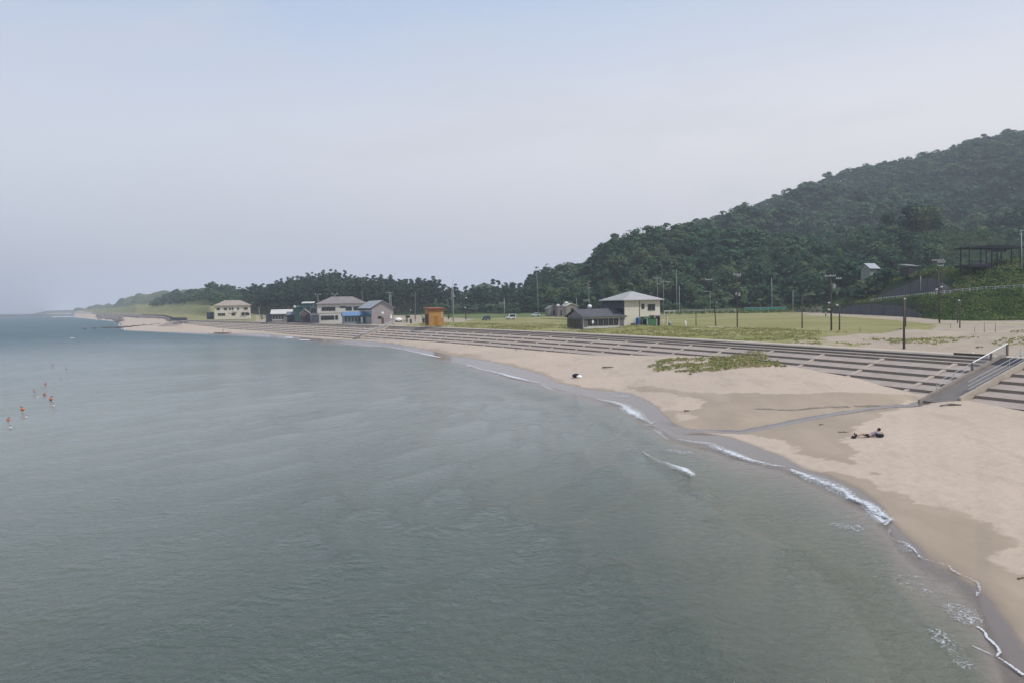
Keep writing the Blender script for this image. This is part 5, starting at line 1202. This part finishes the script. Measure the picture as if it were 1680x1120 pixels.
pole(744.2, 525, 452, 'tall pale pole, right one of the close pair beside the ochre shed', pole_l, D=262, r=.17, lamps=((.52, .4, .9),))
pole(741.8, 520, 470, 'thin grey pole, left one of the close pair beside the ochre shed', pole_c, D=290, r=.12)
pole(681, 527.5, 511, 'short dark post standing on the parking area left of the ochre shed', T_, r=.16, name='short_post', cat='post')
pole(681.6, 508, 480, 'thin grey pole in front of the dark pine wood above the short post', pole_c, D=340, r=.13)
pole(666.5, 527, 511, 'dark leaning post beside the clutter at the gabled house', T_, r=.12, name='short_post', cat='post')
pole(641.8, 505, 480, 'taller pole of two floodlight poles behind the gabled house', pole_l, D=330, r=.13, arms=((.98, 1.4, 0),))
pole(639.3, 501, 480, 'left pole of two floodlight poles behind the gabled house', pole_l, D=336, r=.11, arms=((.98, 2.0, -.4),))
pole(594.5, 496, 479, 'thin pole rising behind the roof of the large cream building', pole_c, D=330, r=.12)
pole(522, 500, 483.5, 'street lamp rising behind the left roof edge of the large cream building', pole_l, D=330, r=.11, lamps=((.99, -1.0, 1), (.99, 1.0, 1)), name='street_lamp', cat='street lamp')
pole(550, 498, 483, 'street lamp with double heads behind the middle of the cream building roof', pole_l, D=335, r=.11, lamps=((.99, -1.2, 1), (.99, 1.0, 1)), name='street_lamp', cat='street lamp')
pole(425.5, 519.5, 504, 'thin pale pole between the far cream house and the white roof hut', pole_l, D=345, r=.11)
pole(1267, 492, 457, 'pale thin pole standing in the knoll trees behind the lawn', pole_l, D=335, r=.14, lean=-1)
pole(1301, 505, 478, 'pale thin pole at the foot of the trees behind the lawn', pole_l, D=312, r=.13)
pole(1125, 536, 526.5, 'short white post on the grass right of the house', white_p, r=.22, name='marker_post', cat='post')
for px_, yb, yt, lb in [(1599, 546.5, 537, 'leftmost thin stake of three on the sand before the vine bank'), (1614.8, 545.5, 530.5, 'middle thin stake of three on the sand before the vine bank'), (1633, 546.3, 530, 'rightmost thin stake of three on the sand before the vine bank'),
                        (1411, 546, 537, 'short stake at the front edge of the lawn beside a grass tuft'), (1342.5, 543.5, 537, 'short stake at the lawn edge left of the tallest pole'), (1559.5, 538, 531.5, 'short stake on the sand left of the pair of short dark poles')]:
    pole(px_, yb, yt, lb, T_, r=.055, name='wooden_stake', cat='stake', group='stakes in the sand')
pole(1674, 588.5, 570, 'thin steel post on the promenade edge beside the near stairway', arm_m, z=TOP_Z, r=.05, name='steel_post', cat='post')
pole(847, 576, 568.5, 'thin dark stake standing at the foot of the middle seawall', T_, z=1.5, r=.07, name='wooden_stake', cat='stake', group='stakes in the sand')

# power lines strung between the dark poles
# ------------------------------------------------------------------ fences behind the lawn
def fence(name, label, pts_, h, mat, step=2.5, rails=(1.0,), net=None):
    P = [np.array(p) for p in pts_]; o = thing(name, label, 'fence', P[0]); c = np.concatenate([[0], np.cumsum([np.linalg.norm(b_ - a) for a, b_ in zip(P[:-1], P[1:])])])
    for i in range(int(c[-1] / step) + 1):
        q = np.array([np.interp(i * step, c, [p[j] for p in P]) for j in range(3)]) - P[0]; MB().box(q[0] - .06, q[0] + .06, q[1] - .06, q[1] + .06, q[2] - .5, q[2] + h).build('post', mat, o)
    for f_ in rails:
        mb = MB()
        for a, b_ in zip(P[:-1], P[1:]): mb.tube(a - P[0] + (0, 0, h * f_ - .06), b_ - P[0] + (0, 0, h * f_ - .06), .07, n=5)
        mb.build('rail', mat, o)
    if net:
        mb = MB()
        for a, b_ in zip(P[:-1], P[1:]):
            A, B_ = a - P[0], b_ - P[0]; mb.add([A + (0, .02, .05), B_ + (0, .02, .05), B_ + (0, .02, h - .1), A + (0, .02, h - .1), A + (0, .05, .05), B_ + (0, .05, .05), B_ + (0, .05, h - .1), A + (0, .05, h - .1)], [(0, 1, 2, 3), (7, 6, 5, 4), (0, 4, 5, 1), (3, 2, 6, 7)])
        mb.build('net', net, o)
    return o
fence('net_fence', 'teal green net fence at the foot of the trees behind the lawn', [uD(1222, 509, 322), uD(1250, 508.6, 320), uD(1290, 507.5, 318)], 1.0, arm_m, 3, (1.0,), mt('teal_net', (.04, .30, .24), .7, .2, 1))
fence('guard_fence', 'white low guard fence behind the lawn right of the house', [uD(1090, 513.5, 322), uD(1109, 513, 322)], .95, white_p, 2, (1.0, .6), )
fence('guard_fence', 'grey low guard fence running behind the lawn to the knoll', [uD(1110, 512.6, 326), uD(1160, 511.5, 328), (uD(1212, 510.5, 330))], .95, arm_m, 2.5, (1.0, .55))
# ------------------------------------------------------------------ vehicles
tyre = mt('tyre_rubber', (.02, .02, .022), .8, .1, 5); headl = mt('headlight_glass', (.6, .6, .62), .2, .05, 5)
def vehicle(name, label, cat, P, rz, L, Hh, W_, col, van=False, grp=None):
    body = new_mat(name + '_paint'); body[2].inputs['Base Color'].default_value = (*col, 1); body[2].inputs['Roughness'].default_value = .3; body = body[0]
    o = thing(name, label, cat, P, rz, grp); f_ = Hh
    if van: pf_ = [(0, .35), (0, .95), (.25, 1.05), (.85, f_ - .12), (1.1, f_), (L - .15, f_), (L, f_ - .2), (L, .35)]
    else: pf_ = [(0, .35), (.02, .78), (.9, .95), (1.55, f_ - .06), (1.9, f_), (L - 1.0, f_), (L - .25, 1.0), (L, .92), (L, .35)]
    MB().prism(pf_, -W_ / 2, W_ / 2).build('body', body, o, bevel=.05)
    z0, z1 = .98, f_ - .14
    for s in (-1, 1):
        y0, y1 = sorted((s * (W_ / 2 + .004), s * (W_ / 2 + .014)))
        xs = [(1.1, 1.85), (1.95, L - .35)] if van else [(1.35, 2.05), (2.12, L - .75)]
        for a, b_ in xs: MB().prism([(a + (.0 if van else (.2 if a < 2 else 0)), z1), (b_ - (.12 if a > 2 else 0), z1), (b_, z0), (a - (.25 if a < 2 else 0), z0)], y0, y1).build('side_window', glassd, o)
        for x_ in (.75, L - .75):
            wh = MB(); wh.tube((x_, s * (W_ / 2 - .2), .32), (x_, s * (W_ / 2 + .02), .32), .32, .32, 14); w_ = wh.build('wheel', tyre, o); MB().tube((x_, s * (W_ / 2 + .021), .32), (x_, s * (W_ / 2 + .04), .32), .19, .17, 10).build('rim', arm_m, w_)
        MB().box(-.02, .05, s * W_ * .38 - .14, s * W_ * .38 + .14, .62, .78).build('headlight', headl, o)
    ws = [(.28, 1.08), (.80, f_ - .16)] if van else [(.95, 1.0), (1.50, f_ - .10)]
    (xa, za), (xb, zb) = ws; nx, nz = -(zb - za), (xb - xa); nl = math.hypot(nx, nz); nx, nz = nx / nl * .03, nz / nl * .03
    MB().prism([(xa, za), (xb, zb), (xb + nx, zb + nz), (xa + nx, za + nz)], -W_ / 2 + .12, W_ / 2 - .12).build('windscreen', glassd, o)
    MB().box(L - .01, L + .015, -W_ / 2 + .2, W_ / 2 - .2, z0, z1 - .05 if van else z0 + .15).build('rear_window', glassd, o)
    return o
def gnd(px, y): P = uz(px, y, 4.3); P = uz(px, y, tz(P[0], P[1])); P[2] = tz(P[0], P[1]); return P
vehicle('parked_car', 'dark blue grey hatchback parked on the grass left of the white van', 'car', gnd(794, 526), 1.15, 3.9, 1.6, 1.68, (.035, .05, .07), False, 'vehicles parked on the grass')
vehicle('parked_van', 'white boxy van with dark windows parked below the slim pale pole', 'van', gnd(831, 524.5), .45, 3.6, 1.95, 1.6, (.55, .55, .55), True, 'vehicles parked on the grass')
vehicle('parked_car', 'white car parked farthest right, beside the small grey shed', 'car', gnd(872, 519.5), .35, 3.8, 1.55, 1.6, (.52, .54, .56), False, 'vehicles parked on the grass')
# ------------------------------------------------------------------ people
skin_m = mt('skin', (.42, .27, .20), .6, .1, 8); hair_m = mt('black_hair', (.015, .012, .01), .6, .1, 8); dark_cloth = mt('dark_cloth', (.02, .02, .028), .9, .2, 5); grey_cloth = mt('lilac_grey_cloth', (.28, .25, .29), .9, .2, 5); pale_cloth = mt('pale_cloth', (.5, .5, .47), .9, .2, 5)
def skinned(name, J, E, Rd, mat, parent, sub_=2):
    me = bpy.data.meshes.new(name); bm = bmesh.new(); lay = bm.verts.layers.skin.verify(); vs = []
    for i, (p, r) in enumerate(zip(J, Rd)):
        v = bm.verts.new(p); v[lay].radius = (r, r); v[lay].use_root = (i == 0); vs.append(v)
    for a, b_ in E: bm.edges.new((vs[a], vs[b_]))
    bm.to_mesh(me); bm.free(); me.materials.append(mat); o = bpy.data.objects.new(name, me); COL.objects.link(o); o.parent = parent
    m_ = o.modifiers.new('skin', 'SKIN'); m_.use_smooth_shade = True; s_ = o.modifiers.new('sub', 'SUBSURF'); s_.levels = sub_; s_.render_levels = sub_
    return o
def person(label, P, rz, pose, top_m, leg_m, grp=None):
    root = thing('person', label, 'person', P, rz, grp); V3 = lambda *a: Vector(a)
    if pose == 'stand':
        pel, ch, nk, hd = V3(0, 0, .95), V3(0, 0, 1.28), V3(.0, 0, 1.48), V3(.02, 0, 1.62)
        legs = [[V3(0, s * .10, .88), V3(.03 * s, s * .12, .48), V3(0, s * .13, .08), V3(.14, s * .14, .03)] for s in (-1, 1)]
        arms = [[V3(0, s * .19, 1.40), V3(-.02, s * .24, 1.12), V3(.06, s * .24, .86)] for s in (-1, 1)]
    else:
        pel, ch, nk, hd = V3(0, 0, .12), V3(.36, 0, .26), V3(.50, 0, .38), V3(.60, 0, .49)
        legs = [[V3(-.08, s * .10, .11), V3(-.45, s * .14, .17 if s > 0 else .26), V3(-.84, s * .15, .06), V3(-.90, s * .17, .22)] for s in (-1, 1)]
        arms = [[V3(.44, s * .19, .33), V3(.56, s * .27, .06), V3(.34, s * .27, .035)] for s in (-1, 1)]
    J = [pel, ch, nk, hd]; E = [(0, 1), (1, 2), (2, 3)]; Rd = [.12, .13, .055, .10]
    for lg in legs:
        b_ = len(J); J += lg; Rd += [.085, .058, .040, .035]; E += [(0, b_), (b_, b_ + 1), (b_ + 1, b_ + 2), (b_ + 2, b_ + 3)]
    for am in arms:
        b_ = len(J); J += am; Rd += [.055, .040, .030]; E += [(1, b_), (b_, b_ + 1), (b_ + 1, b_ + 2)]
        d = (am[2] - am[1]).normalized(); side = Vector((0, 1, 0)) if pose != 'stand' else Vector((1, 0, 0)); palm = am[2] + d * .08; J.append(palm); Rd.append(.028); pi_ = len(J) - 1; E.append((b_ + 2, pi_))
        for q in range(4):
            off = side * (.024 * (q - 1.5)); k1 = palm + d * .045 + off; k2 = palm + d * (.08 - .008 * abs(q - 1.3)) + off + Vector((0, 0, -.012)); J += [k1, k2]; Rd += [.009, .007]; E += [(pi_, len(J) - 2), (len(J) - 2, len(J) - 1)]
        th1 = am[2] + d * .03 + side * .045; J.append(th1); Rd.append(.010); E.append((b_ + 2, len(J) - 1))
    body = skinned('body', J, E, Rd, skin_m, root)
    up = (hd - nk).normalized(); fwd = Vector((1, 0, 0)) if pose == 'stand' else Vector((-.75, 0, .66))
    c = hd + up * .02; hm_ = MB(); hm_.ball(c - fwd * .022 + up * .025, .112, 12, 8, 1.05); hm_.build('hair', hair_m, root, True)
    # face: nose, eyes, mouth
    fm = MB(); side = fwd.cross(up).normalized(); fm.ball(c + fwd * .108 - up * .01, .016, 6, 5); fm.build('nose', skin_m, body)
    em = MB()
    for s in (-1, 1): em.ball(c + fwd * .092 + side * s * .034 + up * .015, .011, 6, 5)
    em.build('eyes', hair_m, body); mm = MB(); mm.ball(c + fwd * .094 - up * .045, .014, 6, 5, .4); mm.build('mouth', mt('lips', (.3, .12, .1)), body)
    sh = [pel + (ch - pel) * .15, ch, ch + (nk - ch) * .55]; Es = [(0, 1), (1, 2)]; Rs = [.135, .148, .09]
    for am in arms: sh += [am[0], am[0] + (am[1] - am[0]) * .6]; Es += [(1, len(sh) - 2), (len(sh) - 2, len(sh) - 1)]; Rs += [.068, .056]
    skinned('shirt', sh, Es, Rs, top_m, root)
    tr_ = [pel + (ch - pel) * .12, pel]; Et = [(0, 1)]; Rt = [.13, .135]
    for lg in legs:
        b_ = len(tr_)
        if pose == 'stand': tr_ += [lg[0], lg[1], lg[1] + (lg[2] - lg[1]) * .85]; Rt += [.10, .072, .056]; Et += [(1, b_), (b_, b_ + 1), (b_ + 1, b_ + 2)]
        else: tr_ += [lg[0], lg[0] + (lg[1] - lg[0]) * .75]; Rt += [.10, .082]; Et += [(1, b_), (b_, b_ + 1)]
    skinned('trousers' if pose == 'stand' else 'shorts', tr_, Et, Rt, leg_m, root)
    for lg in legs: skinned('shoe', [lg[2] - (lg[1] - lg[2]).normalized() * .02, lg[3], lg[3] + (lg[3] - lg[2]) * .35], [(0, 1), (1, 2)], [.048, .046, .035], dark_cloth, root)
    return root
Pp = hit(1426, 717.5)
person('person reclining on the sand on their elbows in grey shirt and dark shorts', Pp, R_(-4), 'recline', grey_cloth, dark_cloth)
def bag(name, label, cat, P, rz, mat, w_=.3, h=.22, l=.45):
    o = thing(name, label, cat, P, rz); mb = MB(); mb.ball((0, 0, h * .5), .5, 14, 8, 1); mb.v = [(x * l * (1.0 + .12 * math.sin(7 * y)), y * w_ * 1.6, max(-.02, (z - h * .5) * h * 1.1 + h * .5)) for x, y, z in mb.v]; mb.build('bag_body', mat, o, True)
    st = MB(); pr_ = None
    for k in range(9):
        a = PI * k / 8; q = (l * .42 * math.cos(a), 0, h * .85 + .12 * math.sin(a))
        if pr_: st.tube(pr_, q, .012, n=5)
        pr_ = q
    st.build('strap', mat, o); return o
bag('dark_bag', 'dark soft bag on the sand behind the reclining person', 'bag', hit(1444, 717), .2, dark_cloth, .28, .24, .6)
bag('small_dark_bag', 'small dark bag at the feet of the reclining person', 'bag', hit(1401, 719), .1, dark_cloth, .2, .16, .34)
person('person standing in pale top and dark trousers before the lower retaining wall', gnd(1354.7, 520), R_(200), 'stand', pale_cloth, dark_cloth)
person('tiny person in dark clothes standing at the far waterline beside washed up timber', hit(366, 546.8), R_(200), 'stand', dark_cloth, dark_cloth)
person('tiny person in white shirt on the parking area behind the gabled house', uD(673.5, 514.5, 300), R_(170), 'stand', white_p, dark_cloth)
bag('beach_bag', 'black bag lying by a white towel near the waterline', 'bag', hit(945, 619), .1, dark_cloth, .5, .5, .95)
o = thing('white_towel', 'crumpled white towel beside the black bag near the waterline', 'towel', hit(949.5, 619)); mb = MB(); mb.ball((0, 0, .12), .42, 12, 7, .5); mb.v = [(x * (1 + .3 * math.sin(9 * y)), y, max(z, -.03)) for x, y, z in mb.v]; mb.build('cloth', white_p, o, True)
# ------------------------------------------------------------------ driftwood, rocks, buoys, clutter
drift = mt('driftwood', (.15, .12, .095), .9, .4, 3, bump=.4)
def log(label, P, L, r, rz, name='driftwood_log', n_=2, mat=drift, grp=None):
    o = thing(name, label, 'driftwood', P, rz, grp); rng = np.random.default_rng(int(abs(P[0]) * 31) % 9973); mb = MB(); p = np.array([-L / 2, 0, r]); 
    for k in range(4):
        q = p + np.array([L / 4, rng.uniform(-.08, .08) * L, rng.uniform(-.02, .03) * L]); q[2] = max(q[2], r * .6); mb.tube(p, q, r * (1 - .15 * k), r * (.85 - .15 * k), 7); p = q
    mb.build('trunk', mat, o)
    for k in range(n_): b_ = MB(); x_ = rng.uniform(-.3, .3) * L; b_.tube((x_, 0, r), (x_ + rng.uniform(-.2, .2) * L, rng.uniform(-.3, .3) * L, rng.uniform(.15, .4) * L * .5), r * .5, r * .2, 5); b_.build('branch', mat, o)
    return o
log('small grey driftwood on dry sand seaward of the half buried seawall', hit(997.5, 603.5), 1.6, .12, .2)
log('branched driftwood below the near stairway foot', hit(1556, 666.5), 1.4, .06, .1, n_=3); log('dark lump of driftwood beside the branched piece below the stairway', hit(1568, 665.5), .9, .10, -.1, n_=2)
log('thin driftwood sticks left of the reclining person', hit(1385, 709.5), .8, .035, -.15, n_=3)
log('dark twig pile at the right edge of the wet sand', hit(1677, 951), .35, .03, .2, n_=4)
log('washed up dark timber at the far waterline', hit(368, 547.8), 5.5, .28, .05, n_=2); log('short dark timber left of the far standing person', hit(356, 547.3), 2.6, .22, .0, n_=1)
log('small dark lump on damp sand by the stream', hit(1127, 674.5), .5, .07, 0, n_=1); log('small dark stick on the beach right of the long stream', hit(1348, 697), .35, .04, .3, n_=1)
o = thing('timber_baulk', 'dark timber beam lying on the promenade left of the near stairway', 'timber', np.array([*uz(1581, 583.2, TOP_Z)[:2], TOP_Z + .05]), math.atan2(*(tan[kR][::-1] * np.array([1, 1])))); 
o.rotation_euler[2] = math.atan2(tan[kR][1], tan[kR][0]) + PI; MB().box(-1.0, 2.4, -.12, .12, 0, .2).build('beam', wood_d, o, bevel=.02); MB().box(-.3, 1.3, .16, .30, 0, .14).build('second_beam', wood_d, o)
pole(1593, 582.5, 577, 'short white leaning post by the timber beam on the promenade', white_p, z=TOP_Z, r=.05, lean=4, name='white_post', cat='post')
P = uz(927.5, 549, TOP_Z - .5); o = thing('step_rail', 'tall thin steel rail frame at the top of the seawall before the dark wing', 'rail', P)
for x_ in (0, .38): MB().tube((x_, 0, -1.4), (x_, 0, 1.35), .035).build('post', arm_m, o)
mb = MB(); mb.tube((0, 0, 1.33), (.38, 0, 1.33), .03); mb.tube((0, 0, .9), (2.7, 1.0, .92), .03); mb.tube((0, 0, .55), (2.7, 1.0, .57), .03); mb.build('rail', arm_m, o); MB().tube((2.7, 1.0, -.8), (2.7, 1.0, .92), .035).build('post', arm_m, o)
# boulder groyne and far rocks
rockm = mt('dark_wet_rock', (.10, .088, .08), .85, .4, .8, bump=.4); rockp = mt('pale_rock', (.26, .22, .19), .9, .35, .8, bump=.4)
def rock_mesh(seed):
    rng = np.random.default_rng(seed); bm = bmesh.new(); bmesh.ops.create_icosphere(bm, subdivisions=2, radius=1)
    for v in bm.verts: n_ = fbm(np.array([v.co.x * 1.3 + seed]), np.array([v.co.y * 1.3 + v.co.z]), seed, 3)[0]; v.co *= .7 + .6 * n_; v.co.z *= .75
    me = bpy.data.meshes.new('boulder'); bm.to_mesh(me); bm.free(); return me
rocks = [rock_mesh(s) for s in range(4)]
rocksP = [m_.copy() for m_ in rocks]
for m_ in rocks: m_.materials.append(rockm)
for m_ in rocksP: m_.materials.append(rockp)
rng = np.random.default_rng(3)
def boulder(P, s, pale, label, grp):
    o = bpy.data.objects.new('boulder', (rocksP if pale else rocks)[rng.integers(0, 4)]); COL.objects.link(o); o.location = [float(v) for v in P]; o.rotation_euler = (0, 0, rng.uniform(0, 6)); o.scale = (s * rng.uniform(.8, 1.4), s, s * rng.uniform(.6, .9)); tag(o, label, 'boulder', grp)
gx = [(176, 537.9), (215, 535.5), (240, 533.5), (269, 531.8)]
for k in range(46):
    f_ = k / 45; px_ = 172 + 97 * f_ + rng.uniform(-1, 1); y_ = np.interp(px_, [q[0] for q in gx], [q[1] for q in gx]) + rng.uniform(-.4, .4)
    if px_ < 178 and k % 2: continue
    P = uz(px_, y_, .15 + 1.0 * f_); P[2] -= .2; boulder(P, rng.uniform(.8, 1.5), f_ > .6 and rng.random() < .5, 'pale or dark boulder in the low line of rocks off the far sand tip', 'boulders of the low rock line')
for px_, y_, s in ((155, 538.9, 1.3), (157, 539, .9), (139, 539.6, 1.2), (165, 538.6, 1.0)): P = uz(px_, y_, 0); P[2] = -.15; boulder(P, s, False, 'lone dark rock awash at sea beyond the rock line', 'rocks awash beyond the rock line')
ar = MB(); rr_ = np.random.default_rng(9)
for k in range(1100):
    f_ = rr_.random(); px_ = 158 + 150 * f_; th = thx(px_); rt_ = float(r_top(th)); rsx = float(r_shore(th)); r = rt_ - 4 - (rt_ - rsx) * (.30 if px_ > 200 else .9) * rr_.random() ** 1.3 * (1 - .7 * sstep(255, 308, px_)); x_, y_ = r * math.sin(th), r * math.cos(th); s = rr_.uniform(.7, 1.6) * (1 + .8 * (px_ < 230))
    ar.ball((x_, y_, max(tz(x_, y_), 0) + .3), s, 5, 4, .7)
o = ar.build('rock_armour', mt('grey_rock_armour', (.20, .17, .16), .95, .4, .3)); tag(o, kind='stuff')
fw = thing('far_sea_wall', 'low dark sea wall at the foot of the far green dune', 'sea wall', uz(160, 516, TOP_Z)); V = []; org = np.array(fw.location)
for px_ in np.linspace(150, 306, 30):
    th = thx(px_); r = float(r_top(th)); 
    for (dr, zz) in ((-2, 1.5), (-1, TOP_Z + 1.3), (1, TOP_Z + 1.3), (2, 1.5)): V.append(np.array([(r + dr) * math.sin(th), (r + dr) * math.cos(th), zz]) - org)
MB().add(V, [(4 * i + j, 4 * i + 4 + j, 4 * i + 5 + j, 4 * i + j + 1) for i in range(29) for j in range(3)]).build('wall', mt('dark_wall_far', (.10, .095, .095), .9, .3, .1), fw)
# distant coast and breakwater
def strip(name, pts_, D, base, mat, dz=60):
    V = []; 
    for px_, y_ in pts_: a = uD(px_, y_, D); V += [(a[0], D, base), (a[0], D + dz * .3, a[2]), (a[0], D + dz, a[2]), (a[0], D + dz * 1.3, base)]
    n_ = len(pts_); return MB().add(V, [(4 * i + j, 4 * i + 4 + j, 4 * i + 5 + j, 4 * i + j + 1) for i in range(n_ - 1) for j in range(3)] + [(0, 1, 2, 3), (4 * n_ - 4, 4 * n_ - 1, 4 * n_ - 2, 4 * n_ - 3)]).build(name, mat)
dc = strip('distant_coast', [(34, 514.2), (48, 511), (60, 510), (80, 509.6), (100, 509), (118, 509.2), (130, 507.6), (145, 507), (160, 506), (175, 505)], 2500, -1, mt('distant_land', (.12, .13, .10), .95, .3, .02), 300); tag(dc, kind='structure')
db = strip('distant_sand', [(70, 515.0), (90, 514.2), (120, 514), (150, 514), (165, 514)], 2300, -1, mt('distant_sand', (.34, .29, .24), .95, .1, .02), 80); tag(db, kind='structure')
bw = strip('breakwater', [(-60, 516.2), (0, 516.3), (60, 515.9), (100, 515.6), (128, 516.0)], 2050, -1, mt('breakwater_concrete', (.17, .17, .175), .95, .3, .02), 12); tag(bw, 'long low dark breakwater on the horizon at far left', 'breakwater')
o = thing('harbour_beacon', 'tiny beacon tower on the distant coast at far left', 'beacon', uD(69, 510.5, 2480)); MB().tube((0, 0, -2), (0, 0, 5.5), 1.2, .8, 8).build('tower', white_w, o); MB().tube((0, 0, 5.5), (0, 0, 7.5), 1.1, .6, 8).build('lantern', darkw, o)
# buoys
buoy_m = mt('orange_buoy', (.50, .14, .07), .5, .15, 3); buoy_p = mt('faded_pink_buoy', (.40, .24, .23), .6, .15, 3); floatw = mt('white_float', (.6, .6, .58), .5, .1, 3)
BUO = [(37, 672, 1.1, 0, 'bright orange buoy second from the left edge'), (83.6, 655, 1.15, 0, 'bright orange buoy at the right end of the near row'), (73, 647.5, 1.0, 0, 'orange buoy between two others in the near row'), (56.5, 642, .85, 1, 'pinkish orange buoy at the upper left of the near row'),
       (74.5, 630, .75, 0, 'small orange buoy above the near row'), (13.6, 689, .85, 0, 'orange buoy closest to the left edge'), (109, 605.5, .7, 1, 'faint pink buoy farthest right of the far group'), (86.5, 599, .85, 1, 'faint pink buoy in the middle of the far group'),
       (81, 594, .55, 1, 'tiny faint pink buoy above the middle of the far group'), (65, 584, .75, 1, 'faint pink buoy farthest left of the far group'), (99, 621, .6, 1, 'faint pink buoy just below the far group')]
b0 = None
for px_, y_, s, kd, lb in BUO:
    P = uz(px_, y_, 0.1); k = P[1] / F; o = thing('marker_buoy', lb, 'buoy', (P[0], P[1], .05), rng.uniform(0, 6), 'orange marker buoys'); r = .17 * s * (.9 if y_ < 625 else 1); mm_ = buoy_p if kd else buoy_m
    MB().ball((0, 0, .12), r, 14, 9, .85).build('float', mm_, o, True); MB().tube((0, 0, .12 + r * .8), (0, 0, .12 + r * 1.25), r * .28, r * .22, 8).build('neck', wood_d, o); fl = MB(); fl.tube((.05, 0, .1), (.13, 0, r * 2.6), .02, n=5); fl.build('stick', wood_d, o); MB().prism([(.13, r * 1.7), (.13 + r * .9, r * 2.1), (.13, r * 2.5)], -.012, .012).build('flag', mm_, o)
for px_, y_, lb in ((43, 684.5, 'white line float below the second orange buoy'), (17, 701.5, 'small pale float below the leftmost orange buoy'), (61.5, 650.5, 'small pale float between the near row buoys'), (88.6, 665.5, 'small dark topped float below the right near buoy')):
    P = uz(px_, y_, .02); o = thing('line_float', lb, 'float', P, 0, 'small floats of the buoy lines'); MB().ball((0, 0, .03), .11, 10, 6).build('ball', floatw, o, True); MB().tube((0, 0, .12), (0, 0, .24), .035, n=6).build('eye', wood_d, o)
# clutter at the gabled house
P = uD(641.5, 526, 246); o = thing('white_parasol', 'closed white parasol at the right corner of the gabled house', 'parasol', P); MB().tube((0, 0, -.4), (0, 0, 2.0), .04).build('pole', arm_m, o); MB().tube((0, 0, .7), (0, 0, 1.95), .38, .03, 10).build('canopy', white_p, o)
P = uD(654, 527, 244); o = thing('covered_boat', 'small boat under white cover beside the gabled house', 'boat', P, .5); mb = MB(); mb.ball((0, 0, .45), 1.0, 14, 8, .6); mb.v = [(x * 1.2, y * .5, z) for x, y, z in mb.v]; mb.build('cover', white_p, o, True); MB().box(-1, 1, -.35, .35, -.3, .25).build('trailer', darkw, o)
P = uD(674, 529.3, 240); o = thing('dark_barrel', 'dark upright barrel right of the clutter by the gabled house', 'barrel', P); MB().tube((0, 0, -.3), (0, 0, 1.0), .32, .32, 14).build('barrel', darkw, o); MB().tube((0, 0, 1.0), (0, 0, 1.05), .34, .34, 14).build('lid', greyw, o)
P = uD(648, 528.5, 245); o = thing('bicycle', 'dark bicycle leaning by the white covered boat', 'bicycle', P, .3)
for x_ in (-.5, .5):
    w_ = MB(); pr_ = None
    for k in range(17):
        a = 2 * PI * k / 16; q = (x_ + .33 * math.cos(a), 0, .33 + .33 * math.sin(a))
        if pr_: w_.tube(pr_, q, .025, n=5)
        pr_ = q
    w_.build('wheel', tyre, o)
f_ = MB(); f_.tube((-.5, 0, .33), (-.15, 0, .85), .02); f_.tube((-.15, 0, .85), (.35, 0, .85), .02); f_.tube((-.1, 0, .33), (.38, 0, .85), .02); f_.tube((.38, 0, .95), (.5, 0, .33), .02); f_.build('frame', darkw, o); MB().box(-.28, -.05, -.06, .06, .9, .96).build('saddle', dark_cloth, o); MB().tube((.36, -.25, 1.0), (.36, .25, 1.0), .02).build('handlebar', dark_cloth, o)
# low shrubs by the sheds and huts
for px_, y_, s, lb, m_ in ((694, 530, .9, 'round dark shrub at the left corner of the ochre shed', LM_b), (736, 524.5, .9, 'pale green bush at the right side of the ochre shed', LM_v), (544, 529, .8, 'yellow green bush before the large cream building', LM_v), (430, 521, 1.0, 'grey green bush left of the white roof hut', LM_v), (637.5, 530.6, .5, 'low green bush at the gabled house corner', LM_b), (668, 529.5, .9, 'sprawling bush by the dark barrel', LM_b)):
    P = gnd(px_, y_); pr_ = make_proto('s', int(px_), 260, .15, 8); o = thing('shrub', lb, 'shrub', P, 0); o.scale = (s, s, s); npmesh('foliage', pr_['V'], quads_n(len(pr_['V']) // 4), m_, False, {'tint': np.full(len(pr_['V']), .4), 'leaf': pr_['L']}, o); pr_['trunk'].build('stem', bark, o)
print('objects', len(bpy.data.objects))
